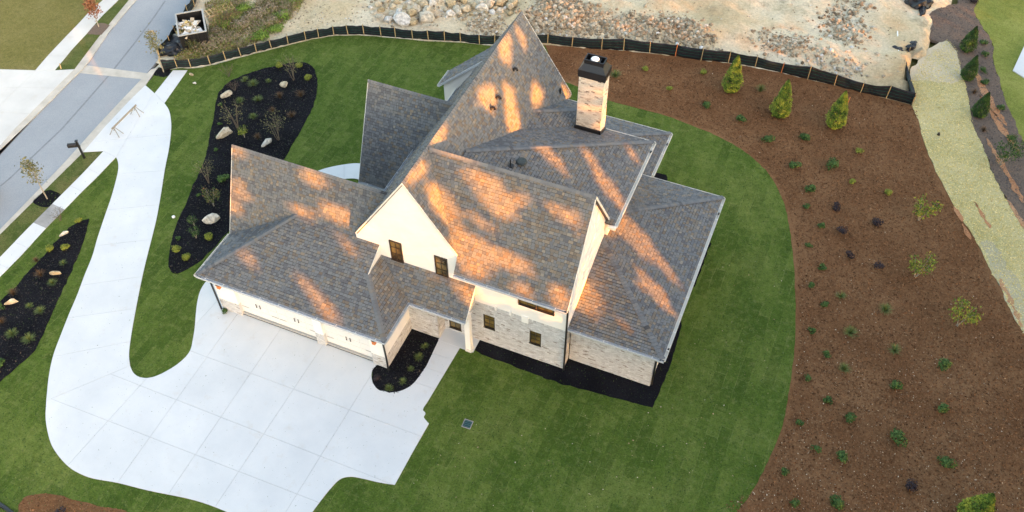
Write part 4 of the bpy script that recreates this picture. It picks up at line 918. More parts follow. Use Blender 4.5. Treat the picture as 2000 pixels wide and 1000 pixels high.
for x, y, l in ((1259, 138, 'lime green mound in brown mulch near the fence, right of the chimney'), (1307, 177, 'lime green mound in brown mulch nearest the lawn behind the chimney'), (1375, 144, 'small lime green mound left of the leftmost fence conifer'), (1677, 299, 'pale lime mound below the conifer with the orange stake'), (1664, 359, 'pale lime mound beside the dark green shrubs in mid mulch'), (1735, 378, 'small lime mound left of the green sapling on the right')):
    plant('lime', x, y, .95, l, gL)
plant('tuft', 1202, 150, 1.1, 'upright green grass clump in brown mulch just right of the chimney cap', gG, sz=1.3); plant('tuft', 1485, 178, .9, 'grey green grass clump between the first two fence conifers', gG, sz=1.5)
for x, y, s, l in ((1379, 207, .85, 'dark green shrub in brown mulch below the small lime mound'), (1449, 238, .9, 'dark green shrub below the leftmost fence conifer'), (1499, 276, .9, 'dark green shrub in brown mulch below left of the middle conifer'), (1569, 271, .9, 'dark green shrub in mulch between middle and right conifers'), (1553, 327, .95, 'dark green shrub at the left of the pair beside the lawn curve'), (1623, 326, 1.05, 'larger dark green shrub at the right of the pair below the conifers'), (1580, 373, .9, 'dark green shrub left of the pale lime mound by the lawn')):
    plant('shrub', x, y, s, l, gA)
ORD = 'first second third fourth fifth sixth seventh eighth ninth tenth eleventh twelfth thirteenth fourteenth fifteenth sixteenth seventeenth eighteenth nineteenth twentieth twenty-first twenty-second twenty-third twenty-fourth twenty-fifth'.split()
rows = ['first', 'second', 'third', 'fourth', 'fifth', 'sixth', 'seventh', 'eighth', 'ninth', 'tenth', 'eleventh', 'twelfth', 'thirteenth', 'fourteenth']
for i, (x, y) in enumerate(((1576,405),(1603,442),(1579,481),(1606,523),(1582,559),(1609,596),(1584,646),(1612,695),(1575,740),(1614,783),(1560,829),(1592,880),(1531,924),(1553,987))):
    plant('small', x, y, .95 if i % 2 else .85, 'small dark green shrub in the zigzag row along the lawn edge, %s from the top' % rows[i], gB)
for x, y, s, l in ((1631, 407, .9, 'dark purple shrub in brown mulch, uppermost of the dark ones'), (1646, 456, .9, 'dark purple shrub directly below the uppermost dark one'), (1712, 437, .95, 'wide dark purple shrub left of the green sapling'), (1657, 501, .8, 'dark purple shrub, lower left of the dark group'), (1717, 523, .85, 'dark purple shrub left of the yellow sapling'), (1777, 951, .95, 'bluish black shrub near the bottom right conifer')):
    plant('burg', x, y, s, l, gD)
plant('sap', 1794, 430, 1.0, 'bushy green sapling in the brown mulch beside the straw path', 'saplings in the mulch'); plant('ysap', 1788, 540, 1.0, 'sparse yellow green sapling in the brown mulch, middle of three', 'saplings in the mulch'); plant('ysap', 1868, 636, 1.05, 'yellow topped sapling lowest along the right of the mulch', 'saplings in the mulch')
for x, y, s, l in ((1641, 580, .8, 'green grass clump in the mulch, uppermost of the clumps'), (1728, 607, 1.0, 'wide grass clump flattened to the right in the brown mulch'), (1660, 652, 1.05, 'large pale grass clump by small white stones'), (1746, 686, .95, 'pale grass clump leaning left, right of the large clump'), (1648, 722, .85, 'small grass clump lowest in the mulch')):
    plant('tuft', x, y, s, l, gG)
for x, y, s, l in ((1843, 716, .9, 'round green shrub with orange tips in the mulch far right'), (1751, 756, .85, 'bronze green shrub in lower mulch, middle column top'), (1838, 804, .8, 'green shrub with white stones at its foot far right'), (1752, 858, 1.05, 'largest green shrub in the lower mulch'), (1660, 817, .8, 'green shrub with small white stones below it in lower mulch'), (1645, 899, .85, 'dark green shrub in lower mulch below the white stones'), (1846, 906, .9, 'spreading green shrub above the bottom right conifer'), (1631, 982, .95, 'green shrub at the bottom of the mulch near the lawn')):
    plant('shrub', x, y, s, l, 'green shrubs in the lower mulch')
# long black bed beside the driveway
b1 = 'in the long black bed'
for x, y, l in ((547, 131, 'lime mound at the top of the long black bed, left of the stems'), (585, 131, 'lime mound at the top of the long black bed, right of the stems'), (601, 154, 'lime mound by the right edge of the long black bed'), (347, 489, 'lime mound at the left tip of the long black bed'), (365, 505, 'lime mound lowest in the long black bed'), (407, 466, 'lime mound below the big pale boulder')):
    plant('lime', x, y, 1.05, l, 'lime mounds in the long black bed')
for x, y, s, l in ((495, 166, 1., 'wide green grass clump near the top left of the long black bed'), (525, 160, .6, 'small grass clump left of the tan boulder'), (504, 196, .9, 'upright grass clump in the middle of the long black bed'), (469, 199, .8, 'grass clump right of the grey white boulder'), (495, 230, .8, 'pale grass clump above the big grey boulder'), (478, 158, .8, 'thin grass clump on the upper left edge of the black bed')):
    plant('tuft', x, y, s, l, 'grass clumps in the long black bed')
for x, y, s, l in ((547, 190, .9, 'rusty brown grass below the tan boulder'), (588, 188, 1., 'dark brown twiggy grass near the right edge of the black bed'), (570, 228, .95, 'rusty brown grass lower right in the long black bed'), (504, 270, .8, 'brown grass left of the small grey boulder'), (533, 218, .8, 'dusky brown tuft above the multi stem tree')):
    plant('btuft', x, y, s, l, 'brown grasses in the long black bed')
plant('wispy', 459, 176, 1., 'wispy brown shrub right of the grey white boulder'); plant('wispy', 447, 148, 1.2, 'wispy leafless shrub on the lawn above the black bed')
plant('bare', 574, 156, 1.15, 'multi stem sapling between the two top lime mounds', 'multi stem trees'); plant('bare', 465, 250, 1.25, 'multi stem sapling beside the large grey boulder', 'multi stem trees'); plant('bare', 544, 273, 1.2, 'multi stem sapling right of the bright green shrub', 'multi stem trees'); plant('bare', 408, 357, 1.0, 'thin multi stem sapling on the left edge of the black bed', 'multi stem trees')
plant('sap', 478, 268, .5, 'bright green pointed shrub beside the big grey boulder'); plant('shrub', 440, 352, .95, 'green shrub beside the garage roof edge in the black bed'); plant('bronze', 418, 402, .85, 'big bronze green shrub above the pale boulder'); plant('shrubtree', 380, 440, .42, 'green shrub left of the pale boulder'); plant('shrubtree', 384, 465, .45, 'green spiky shrub below left of the pale boulder')
for x, y, l in ((430, 205, 'tiny green plant at the left edge of the black bed below the grey white boulder'), (430, 243, 'tiny green plant left of the multi stem sapling'), (426, 268, 'tiny green plant left of the big grey boulder'), (421, 294, 'tiny green plant lower left of the big grey boulder'), (388, 382, 'tiny green plant left of the bronze shrub'), (348, 466, 'tiny green plant above the leftmost lime mound')):
    plant('small', x, y, .6, l, 'tiny green plants in the black bed')
# left black bed
for x, y, l in ((155, 435, 'lime mound at the tip of the left black bed'), (101, 488, 'left lime mound of the pair in the left black bed'), (129, 487, 'right lime mound of the pair in the left black bed')):
    plant('lime', x, y, .95, l, 'lime mounds in the left black bed')
for x, y, s, l in ((104, 554, .75, 'grass clump below the tan rock in the left black bed'), (59, 599, .6, 'small grass clump right of the slim grey rock'), (80, 609, .8, 'grass clump leaning right in the left black bed'), (25, 654, .9, 'green grass clump in the lower left black bed'), (58, 664, .95, 'wide grass clump near the lawn in the lower left black bed'), (125, 515, .6, 'small grass clump near the right edge of the left black bed')):
    plant('tuft', x, y, s, l, 'grass clumps in the left black bed')
for x, y, s, l in ((72, 510, .7, 'purple brown tuft on the upper edge of the left black bed'), (80, 538, .9, 'rusty tuft left of the tan rock'), (27, 575, .9, 'brown twiggy tuft above the slim grey rock'), (4, 630, .8, 'rusty tuft at the left edge of the photo')):
    plant('btuft', x, y, s, l, 'brown tufts in the left black bed')
plant('small', 4, 600, .9, 'green plant at the left photo edge in the black bed'); plant('small', 3, 712, 1.1, 'green plant low at the left photo edge')
plant('wispy', 118, 430, 1.0, 'reddish wispy shrub on the lawn beside the sidewalk')
# porch bed
for i, (x, y) in enumerate(((830, 678), (818, 700), (803, 722), (787, 747), (760, 760))):
    plant('tuft', x, y, (.6, .7, .5, .6, .6)[i], 'spiky green grass in the porch bed, %s from the porch' % ['nearest', 'second', 'third', 'fourth', 'farthest'][i], 'grasses in the porch bed')
plant('burg', 737, 740, .6, 'dark little shrub at the round end of the porch bed'); plant('small', 438, 610, .8, 'small green shrub at the left corner of the garage'); plant('burg', 118, 1010, .9, 'dark shrub in the brown mulch at the bottom left')
# weedy bank
gW = 'weedy bushes on the bank behind the fence'
wl = [(470,60,'weed',1.1),(510,72,'weedg',1.0),(548,36,'weedg',.9),(447,54,'weedg',.8),(482,20,'weedg',.9),(535,20,'weed',.9),(515,35,'weed',1.),(492,45,'weed',1.),(430,82,'weed',1.),(415,92,'weed',.9),(452,80,'weed',.9),(395,95,'weed',1.1),(375,85,'bronze',1.),(385,105,'bronze',.8),(560,18,'weed',.8),(570,8,'weedg',.6),(465,92,'weed',.6),(520,8,'weed',.8),(540,60,'weedg',.8),(470,8,'weed',.7),(420,65,'weed',.7),(500,60,'weed',.9),(556,30,'weed',.7),(445,32,'weed',.5),(530,48,'weed',.9)]
wl.sort(key=lambda a: a[0])
for i, (x, y, k, s) in enumerate(wl):
    col = {'weed': 'brownish', 'weedg': 'bright green', 'bronze': 'rust coloured'}[k]
    plant(k, x, y, s*.85, '%s weedy bush on the dirt bank, %s from the skip %s' % (col, ORD[i], 'near the fence' if y > 50 else 'near the photo top'), gW, z=.05)
MT['weedcover'] = tonemat('weed_cover', [(0, (.07, .06, .03)), (.3, (.21, .13, .07)), (.45, (.16, .21, .05)), (.6, (.26, .28, .07)), (.75, (.33, .19, .11)), (1, (.42, .34, .22))], .9, .1)
def weed_cover():
    random.seed(61); poly = [Vector(G2(*p)) for p in ((335,95),(345,75),(410,60),(400,10),(440,-10),(600,-10),(585,25),(560,50),(500,85),(440,105),(380,122),(345,125))]; mb = MB(); c = 0
    xs = [p.x for p in poly]; ys = [p.y for p in poly]
    while c < 26000:
        x, y = random.uniform(min(xs), max(xs)), random.uniform(min(ys), max(ys))
        if not inside((x, y), poly): continue
        k = .5+.9*noise.noise(Vector((x*.45, y*.45, 2)))
        if random.random() > k: continue
        c += 1; z = site_h(x, y)+random.random()**1.5*.55*k; tn = max(0, min(1, .5+.6*noise.noise(Vector((x*.6, y*.6, 8)))+random.gauss(0, .16)))
        leafquad(mb, Vector((x, y, z)), Vector((random.gauss(0, .7), random.gauss(0, .7), 1)), random.uniform(.06, .18), tn, .5)
    o = mb.build('weeds', MT['weedcover']); tag(o, 'dry brown and green weeds covering the dirt bank by the skip', 'weeds', kind='stuff')
weed_cover()
# street trees
def street_tree(base, top, mt, label, seed, n_=300, spread=.28, leaf=.16, width=.30):
    h = height(base, top); B = G(*base); T = G(*base); random.seed(seed)
    o = empty('street_tree', (B.x, B.y, -.02)); tag(o, label, 'tree', 'street trees'); mb = MB(); mb.tube([(0, 0, -.05), (.02, .01, h*.4), (.0, .03, h*.92)], .045, 6, r1=.012); tips = []
    for i in range(16):
        z = h*(.38+.55*i/16); a = i*2.4; l = h*width*(1.1-i/18); q = Vector((.01, .02, z)); e = q+Vector((math.cos(a)*l*.6, math.sin(a)*l*.6, l*.75)); mb.tube([q, (q+e)/2, e], .014, 4, r1=.004); tips.append([q, (q+e)/2, e])
    mb.build('trunk', MT['palebark'], o); crown(tips, n_, leaf, spread*.55, seed, .25).build('crown', MT[mt], o)
street_tree((92, 388), (40, 312), 'olive', 'thin pale green street tree in the black mulch ring by the kerb', 3, 420)
street_tree((193, 52), (166, 2), 'red', 'small red leaved street tree on the far verge', 5, 620, .3, .18, .34)
street_tree((320, 140), (285, 58), 'olive', 'thin street tree at the end of the silt fence beside the road', 8, 360)

# ================================================================== ROCKS
def rock_mesh(seed, sub=2, flat=.75, mt='rock', name='boulder', tone=None):
    random.seed(seed); bm = bmesh.new(); bmesh.ops.create_icosphere(bm, subdivisions=sub, radius=1)
    pl_ = [(Vector((random.gauss(0, 1), random.gauss(0, 1), random.gauss(0, .8))).normalized(), random.uniform(.55, .9)) for _ in range(9)]
    for v in bm.verts:
        p = v.co
        for n_, d in pl_:
            k = p.dot(n_)-d
            if k > 0: p = p-n_*k
        p = p*(1+.10*noise.noise(p*1.8+Vector((seed, 0, 0)))+.05*noise.noise(p*5)); v.co = Vector((p.x, p.y, p.z*flat))
    me = bpy.data.meshes.new(name); bm.to_mesh(me); bm.free(); a = me.attributes.new('tone', 'FLOAT', 'POINT'); tt = tone if tone is not None else random.uniform(.35, .9)
    a.data.foreach_set('value', [max(0, min(1, tt+.18*noise.noise(v.co*2+Vector((seed, 3, 0))))) for v in me.vertices]); me.materials.append(MT[mt]); return me
RM = [rock_mesh(i, 2, .8, tone=(.38, .52, .62, .75, .95, .45, .7, .85)[i % 8]) for i in range(16)]
def boulder(px, py, wpx, asp, ang, label, group=None, k=None, z=.0, hk=.8):
    if group is None: asp *= .85
    p = G(px, py); d = (p-CAM).length; r = wpx*d/F/2; k = cnt[0] if k is None else k; cnt[0] += 1
    o = link('boulder', RM[k % 16], None, (p.x, p.y, z+r*.25), ang, (r*1.1, r*asp*1.1, r*hk)); return tag(o, label, 'boulder', group)
boulder(555, 167, 17, 1.1, .7, 'tan boulder with a jagged edge high in the long black bed', k=2)
boulder(443, 187, 24, .45, 1.15, 'slim grey white boulder on the left edge of the long black bed', k=3)
boulder(440, 264, 36, .5, 1.1, 'large rough grey boulder right beside the multi stem sapling', k=6)
boulder(521, 281, 24, .5, 1.2, 'small pointed blue grey boulder near the garage ridge', k=4)
boulder(416, 430, 34, .62, .8, 'big pale boulder by the garage roof edge in the black bed', k=7)
boulder(125, 458, 16, .4, 1.0, 'small white rock below the tip of the left black bed', k=4); boulder(109, 535, 19, .42, .5, 'small tan rock in the left black bed', k=1); boulder(24, 592, 24, .3, .75, 'slim grey rock in the left black bed', k=6)
boulder(374, 146, 9, .7, 0, 'small pinkish stone on the lawn by the silt fence', k=1); boulder(380, 163, 7, .8, 0, 'small white stone on the lawn below the pinkish one', k=4)
boulder(375, 110, 9, .6, .3, 'pale rock behind the silt fence, left of the two', k=4, z=.1); boulder(406, 99, 9, .6, .3, 'pale rock behind the silt fence, right of the two', k=4, z=.1)
BL = [(744,36,11,.8),(767,16,9,.8),(777,9,10,.7),(790,18,7,.9),(799,9,8,.9),(814,21,12,.8),(805,30,14,.6),(786,41,20,.9),(831,36,18,1.1),(826,13,15,.8),(756,15,8,.8),(745,23,9,.7),(845,10,11,.9),(862,7,15,.7),(880,10,18,.6),(880,31,12,.6),(894,25,14,.6),(911,21,13,.7),(925,15,11,.8),(920,30,6,1),(942,21,17,.6),(957,12,14,.8),(977,10,12,.8),(962,28,9,.8),(977,24,10,.9),(995,17,11,.8),(1001,10,13,1),(997,29,8,.9),(977,36,7,.8),(929,31,7,.8),(806,43,12,.8),(760,40,12,.9),(834,25,13,.7),(740,12,10,.8),(812,3,12,.8),(795,2,11,.8),(840,2,13,.8),(758,4,10,.8),(905,5,10,.8),(780,26,9,.8),(768,31,10,.8),(790,30,9,.8),(967,20,8,.8),(948,30,7,.8),(1035,38,5,1),(940,8,9,.8),(985,2,10,.8),(725,18,7,.8),(732,28,7,.9),(870,22,6,.9)]
order = sorted(range(len(BL)), key=lambda i: BL[i][0])
pos_ = {i: n_ for n_, i in enumerate(order)}
ORD2 = ORD+'twenty-sixth twenty-seventh twenty-eighth twenty-ninth thirtieth thirty-first thirty-second'.split()
def BLAB(i):
    left = BL[i][0] < 870; same = [j for j in order if (BL[j][0] < 870) == left]
    return '%s from the left in the %s' % (ORD2[same.index(i)], 'left heap behind the fence' if left else 'heap beside the roof peak')
for i, (x, y, w_, a) in enumerate(BL):
    k = (i*7+3) % 16; tonew = ('tan', 'sandy', 'pale', 'grey', 'whitish', 'tan', 'sandy', 'pale')[k % 8]; size = 'large' if w_ >= 14 else 'mid sized' if w_ >= 10 else 'small'
    pile = 'left heap behind the fence' if x < 870 else 'right heap by the roof peak'; row = 'back' if y < 13 else 'middle' if y < 27 else 'front'
    boulder(x, y+3, w_*1.75, a*1.05, (i*1.7) % 3.1, '%s %s boulder, %s' % (size, tonew, BLAB(i)), 'boulders heaped behind the fence', k=k, z=.12+.1*(y < 35), hk=.95)
def tall_rock(px, py, w_, label): boulder(px, py, w_, 1.9, 1.2, label, k=4, z=.1)
tall_rock(1104, 52, 8, 'tall white rock standing in the rubble right of the roof peak')
RS = [rock_mesh(50+i, 1, .7, 'rubble', 'stone') for i in range(8)]
RSV = [([v.co.copy() for v in m_.vertices], [tuple(p_.vertices) for p_ in m_.polygons]) for m_ in RS]
def rubble(label, px, n_, smin, smax, seed, zb=.25, name='rubble_heap', cat='rubble', tmean=.55, top=None):
    random.seed(seed); poly = [Vector(G2(*p)) for p in px]; xs = [p.x for p in poly]; ys = [p.y for p in poly]; mb = MB(); c = 0; tries = 0
    while c < n_ and tries < n_*40:
        tries += 1; x, y = random.uniform(min(xs), max(xs)), random.uniform(min(ys), max(ys))
        if not inside((x, y), poly): continue
        if noise.noise(Vector((x*.5, y*.5, seed))) < random.uniform(-.55, .25): continue
        c += 1; x += random.gauss(0, .7); y += random.gauss(0, .5); s = smin+(smax-smin)*random.random()**3; vs, fs = random.choice(RSV); a = random.random()*6.28; tn = max(0, min(1, random.gauss(tmean-.12, .24))); b0 = len(mb.v)
        R_ = Matrix.Rotation(a, 3, 'Z'); ax_ = random.uniform(.5, 1); h = (site_h(x, y) if top is None else top)+s*.2
        for v in vs:
            q = R_ @ Vector((v.x*s, v.y*s*ax_, v.z*s)); mb.v.append((x+q.x, y+q.y, h+q.z)); mb.t.append(tn)
        mb.f += [tuple(b0+i for i in f_) for f_ in fs]
    o = mb.build(name, MT['rubble']); tag(o, label, cat, kind='stuff'); return o
rubble('band of broken grey and tan rubble behind the fence right of the roof peak', [(1037,58),(1042,25),(1075,15),(1130,18),(1140,50),(1115,62),(1070,66)], 1500, .05, .30, 1)
rubble('long strip of rubble on the bank behind the black fence', [(1120,75),(1135,40),(1180,35),(1240,45),(1330,45),(1350,70),(1380,85),(1408,100),(1340,92),(1260,78),(1180,72)], 2100, .05, .26, 2)
rubble('small heap of grey rubble left of the roof peak', [(920,62),(925,46),(950,42),(968,48),(965,66),(945,66)], 420, .05, .24, 3, tmean=.65)
rubble('rubble drift on the dirt near the far corner of the fence', [(1485,100),(1495,75),(1540,72),(1575,88),(1570,105),(1530,108)], 450, .05, .22, 4)
rubble('line of rocks climbing away up the building site', [(1615,45),(1630,10),(1650,-10),(1680,0),(1672,40),(1665,75),(1668,100),(1640,100),(1625,70)], 600, .05, .28, 5)
rubble('loose stones beside the fence at the corner of the site', [(1575,138),(1580,118),(1610,112),(1670,128),(1680,148),(1650,152),(1610,142)], 330, .04, .26, 6, tmean=.7)
rubble('stones strewn thinly over the whole building site', [(600,40),(700,-10),(1750,-20),(1760,160),(1500,110),(1200,70),(900,60)], 800, .03, .10, 7, tmean=.6)
rubble('stones round the feet of the boulder heaps', [(715,40),(725,-5),(870,-8),(1010,-5),(1015,35),(960,45),(850,45),(790,52)], 600, .05, .22, 8, tmean=.6)
rubble('small stones on the grassy dirt bank behind the skip', [(380,110),(400,30),(600,0),(700,40),(560,65),(440,100)], 700, .03, .12, 9, tmean=.6)

# litter scattered on the mulch and lawn
def flecks(label, poly, n_, s0, s1, mt, seed, z, name='fallen_leaves', cat='litter', dens=None, tm=.6):
    random.seed(seed); xs = [p.x for p in poly]; ys = [p.y for p in poly]; mb = MB(); c = 0; tr = 0
    x0, x1, y0, y1 = max(min(xs), -50), min(max(xs), 45), max(min(ys), -20), min(max(ys), 60)
    while c < n_ and tr < n_*60:
        tr += 1; x, y = random.uniform(x0, x1), random.uniform(y0, y1)
        if not inside((x, y), poly): continue
        if dens and random.random() > dens(x, y): continue
        c += 1; leafquad(mb, Vector((x, y, z+random.random()*.02)), Vector((random.gauss(0, .35), random.gauss(0, .35), 1)), random.uniform(s0, s1), max(0, min(1, random.gauss(tm, .25))), random.uniform(.3, 1))
    o = mb.build(name, MT[mt]); tag(o, label, cat, kind='stuff'); return o
MT['flake'] = tonemat('pale_leaf_fleck', [(0, (.20, .12, .07)), (.5, (.42, .30, .19)), (1, (.62, .52, .40))], .9, .1)
MT['chip'] = tonemat('bark_chip', [(0, (.06, .026, .011)), (.5, (.158, .075, .035)), (1, (.27, .15, .08))], .95, .1)
MT['gchip'] = tonemat('grey_chip', [(0, (.055, .045, .04)), (.5, (.14, .115, .10)), (1, (.26, .19, .14))], .95, .1)
MT['bchip'] = tonemat('black_chip', [(0, (.003, .003, .004)), (.5, (.011, .011, .014)), (.8, (.045, .042, .042)), (1, (.11, .085, .06))], .8, .2)
MT['needle'] = tonemat('green_blade', [(0, (.03, .06, .012)), (.5, (.075, .12, .03)), (1, (.14, .17, .06))], .9, .1)
bprown = ground_poly([(1100,100),(1422,128),(1630,172),(1778,208),(1790,240),(1802,287),(1819,327),(1844,377),(1874,427),(1900,468),(1934,537),(1970,607),(2010,690),(2010,1010),(1447,1000),(1482,950),(1507,900),(1532,840),(1544,790),(1552,740),(1559,680),(1561,620),(1560,560),(1556,500),(1550,450),(1540,400),(1527,370),(1507,337),(1477,308),(1437,280),(1392,256),(1300,221),(1120,162)])
flecks('pale leaf flecks scattered over the brown mulch', bprown, 1500, .03, .09, 'flake', 1, -.03, dens=lambda x, y: max(.04, min(1, .9-(y-4)/16)))
flecks('bark chips covering the brown mulch bed', bprown, 60000, .05, .16, 'chip', 2, -.04, 'bark_chips', 'mulch', tm=.5)
for nm_, bd, n_, l in (('a', BED1, 15000, 'black bark chips in the long bed beside the driveway'), ('b', BED2, 8000, 'black bark chips in the left bed'), ('c', BED3, 3000, 'black bark chips in the porch bed')):
    flecks(l, bd, n_, .04, .12, 'bchip', len(l), -.005, 'bark_chips', 'mulch', tm=.4)
MT['strawf'] = tonemat('straw_fibre', [(0, (.40, .31, .10)), (.5, (.66, .54, .22)), (1, (.84, .71, .38))], .95, .1)
flecks('loose straw fibres of the straw path', path, 26000, .03, .13, 'strawf', 31, -.034, 'loose_straw', 'straw', tm=.5)
flecks('loose bark pieces on the grey slope', slope, 12000, .04, .14, 'gchip', 33, -.02, 'bark_chips', 'mulch', tm=.5)
flecks('stray leaves on the lawn', ground_poly([(840,840),(1300,760),(1400,500),(1530,500),(1500,880),(1430,990),(700,990)]), 120, .05, .1, 'flake', 9, -.025)
flecks('brown bark chips in the bottom left bed', BEDB, 2500, .04, .12, 'chip', 19, -.01, 'bark_chips', 'mulch', tm=.6)
LP_ = ground_poly([(p[0], p[1]) for p in lawn_px], False)
gm = [Vector((p.x, p.y)) for p in LP_]
flecks('grass blades of the sod lawn', gm, 90000, .04, .11, 'needle', 23, -.028, 'grass_blades', 'grass', tm=.4)

# ================================================================== STREET AND SITE OBJECTS
# skip filled with rubbish
def skip():
    c = [G(344, 29, 1.45), G(395, 19, 1.45), G(404, 62, 1.45), G(349, 71, 1.45)]
    base = Vector((c[3].x, c[3].y, 0)); R = empty('skip', base); tag(R, 'black open topped skip full of pale rubbish at the roadside', 'skip')
    X = ((c[1]-c[0])+(c[2]-c[3]))/2; Y = ((c[0]-c[3])+(c[1]-c[2]))/2; X.z = Y.z = 0; xl = X.length; yl = Y.length; ax_ = X.normalized(); ay_ = Y.normalized(); Z = Vector((0, 0, 1)); H = 1.45
    def pt(name, O, U, V, W, mt='black'): m_ = MB(); m_.obox(O, U, V, W); return m_.build(name, MT[mt], R)
    for nm, O, U, V in (('side_panel', Vector(), ax_*xl, ay_*.06), ('side_panel', ay_*(yl-.06), ax_*xl, ay_*.06), ('end_panel', ay_*.06, ax_*.06, ay_*(yl-.12)), ('end_panel', ax_*(xl-.06)+ay_*.06, ax_*.06, ay_*(yl-.12))):
        p_ = pt(nm, O+Z*.1, U, V, Z*(H-.1)); 
    pt('floor_panel', Z*.08, ax_*xl, ay_*yl, Z*.05)
    for nm, O, U, V in (('rim', -ay_*.05-ax_*.05, ax_*(xl+.1), ay_*.12), ('rim', ay_*(yl-.07)-ax_*.05, ax_*(xl+.1), ay_*.12), ('rim', -ax_*.05+ay_*.07, ax_*.12, ay_*(yl-.14)), ('rim', ax_*(xl-.07)+ay_*.07, ax_*.12, ay_*(yl-.14))):
        pt(nm, O+Z*H, U, V, Z*.06, 'sealgrey' if U.length < yl else 'black')
    for k in range(4): pt('rib', ax_*(xl*(k+.5)/4)-ay_*.06+Z*.1, ax_*.08, ay_*.06, Z*(H-.15))
    random.seed(4); mb = MB()
    for i in range(170):
        o_2 = base+ax_*random.uniform(.15, xl-.6)+ay_*random.uniform(.15, yl-.75)+Z*random.uniform(.75, 1.22)
        r_ = Matrix.Rotation(random.random()*3.1, 3, 'Z') @ Matrix.Rotation(random.gauss(0, .35), 3, 'X'); a_, b_, c_ = random.uniform(.12, .55), random.uniform(.08, .35), random.uniform(.02, .1)
        mb.obox(o_2, r_ @ Vector((a_, 0, 0)), r_ @ Vector((0, b_, 0)), r_ @ Vector((0, 0, c_)), random.choice((.1, .35, .5, .55, .6, .8, .9, 1)))
    MT['junk'] = tonemat('builders_rubbish', [(0, (.18, .12, .06)), (.3, (.50, .40, .14)), (.5, (.58, .47, .33)), (.75, (.66, .60, .52)), (1, (.78, .78, .77))], .8, .2)
    o = mb.build('rubbish_heap', MT['junk']); tag(o, 'heap of pale boards and wrapping inside the skip', 'rubbish', kind='stuff')
skip()
# crumpled fabric bundles
def bundle(px, py, sx, sy, h, label, seed, rz=0):
    bm = bmesh.new(); bmesh.ops.create_icosphere(bm, subdivisions=3, radius=1)
    for v in bm.verts:
        p = v.co; k = 1+.45*noise.noise(p*1.7+Vector((seed, 0, 0)))+.25*noise.noise(p*4.5+Vector((seed, 0, 0))); v.co = Vector((p.x*sx*k, p.y*sy*k, max(0, p.z)*h*k))
    me = bpy.data.meshes.new('crumpled_fabric'); bm.to_mesh(me); bm.free(); me.materials.append(MT['fabricplain'])
    tag(link('crumpled_fabric', me, None, G(px, py)+Vector((0, 0, .08)), rz), label, 'fabric')
bundle(1763, 88, .75, .25, .25, 'crumpled black fabric crossing under the white pole', 1, .5); bundle(1750, 98, .45, .3, .25, 'crumpled black fabric lump left of the white pole', 2); bundle(1780, 94, .6, .35, .35, 'crumpled black fabric at the slumped fence end', 3, .9); bundle(1792, 6, .9, .9, .7, 'dark tarpaulin heap at the top edge of the site', 4); bundle(1780, 4, .35, .3, .3, 'small black lump left of the tarpaulin heap', 5)
bundle(1802, 20, .25, .9, .2, 'long rusty brown lump below the tarpaulin heap', 6); bundle(333, 100, .9, .7, .45, 'heap of black plastic between the skip and the fence end', 7, .4); bundle(360, 85, 1.2, .9, .6, 'dark tarpaulin piled against the skip front', 8, .3)
m_ = MB(); a = G(1751, 66); c_ = G(1754.5, 130); m_.tube([Vector((0, 0, .22)), Vector((c_.x-a.x, c_.y-a.y, .2))], .05, 8); tag(link('white_pole', m_.mesh('white_pole', MT['white']), None, a), 'long white plastic pole lying on the dirt', 'pole')
# pallet
p = G(432, 22); R = empty('pallet', (p.x, p.y, .1), 1.0); tag(R, 'broken wooden pallet lying on the weedy bank', 'pallet')
for k in range(7): m_ = MB(); m_.box(-1.1+k*.33, -.5, .1, -1.1+k*.33+.1, .5, .13); m_.build('slat', MT['stake'], R)
for k in range(3): m_ = MB(); m_.box(-1.15, -.5+k*.45, 0, 1.1, -.42+k*.45, .1); m_.build('runner', MT['stake'], R)
# timber barricade on the driveway
a = G(228, 262); c_ = G(268, 222); d = (c_-a); R = empty('barricade', a); tag(R, 'long low timber barricade on trestles across the driveway mouth', 'barricade')
hh = .55; dn_ = d.normalized(); sn = Vector((-dn_.y, dn_.x, 0))
m_ = MB(); m_.obox(-dn_*.2-sn*.02+Vector((0, 0, hh)), dn_*(d.length+.4), sn*.05, (0, 0, .12)); m_.build('rail', MT['palebark'], R)
for e in (Vector(), d):
    for s_ in (-1, 1):
        for s2 in (-1, 1):
            m_ = MB(); m_.tube([e+sn*s_*.38+dn_*s2*.22, e+sn*s_*.03+dn_*s2*.03+Vector((0, 0, hh+.05))], .025, 4); m_.build('leg', MT['palebark'], R)
# mailbox
p = G(165, 308); R = empty('mailbox', p, .55); tag(R, 'black post mailbox at the kerb beside the driveway', 'mailbox')
m_ = MB(); m_.box(-.06, -.06, -.1, .06, .06, 1.45); m_.build('post', MT['black'], R); m_ = MB(); m_.box(-.09, -.09, 1.45, .09, .09, 1.5); m_.build('post_cap', MT['black'], R)
m_ = MB(); m_.box(-.55, -.04, .98, .1, .04, 1.05); m_.build('arm', MT['black'], R)
m_ = MB(); pr = [(-.62, .13*math.cos(t_), 1.18+.13*math.sin(t_)) for t_ in [math.pi*i/8 for i in range(9)]]+[(-.62, -.13, 1.05), (-.62, .13, 1.05)]; m_.prism(pr, (.55, 0, 0)); bx_ = m_.build('box', MT['black'], R)
m_ = MB(); m_.box(-.64, -.12, 1.06, -.62, .12, 1.27); m_.build('door', MT['black'], bx_)
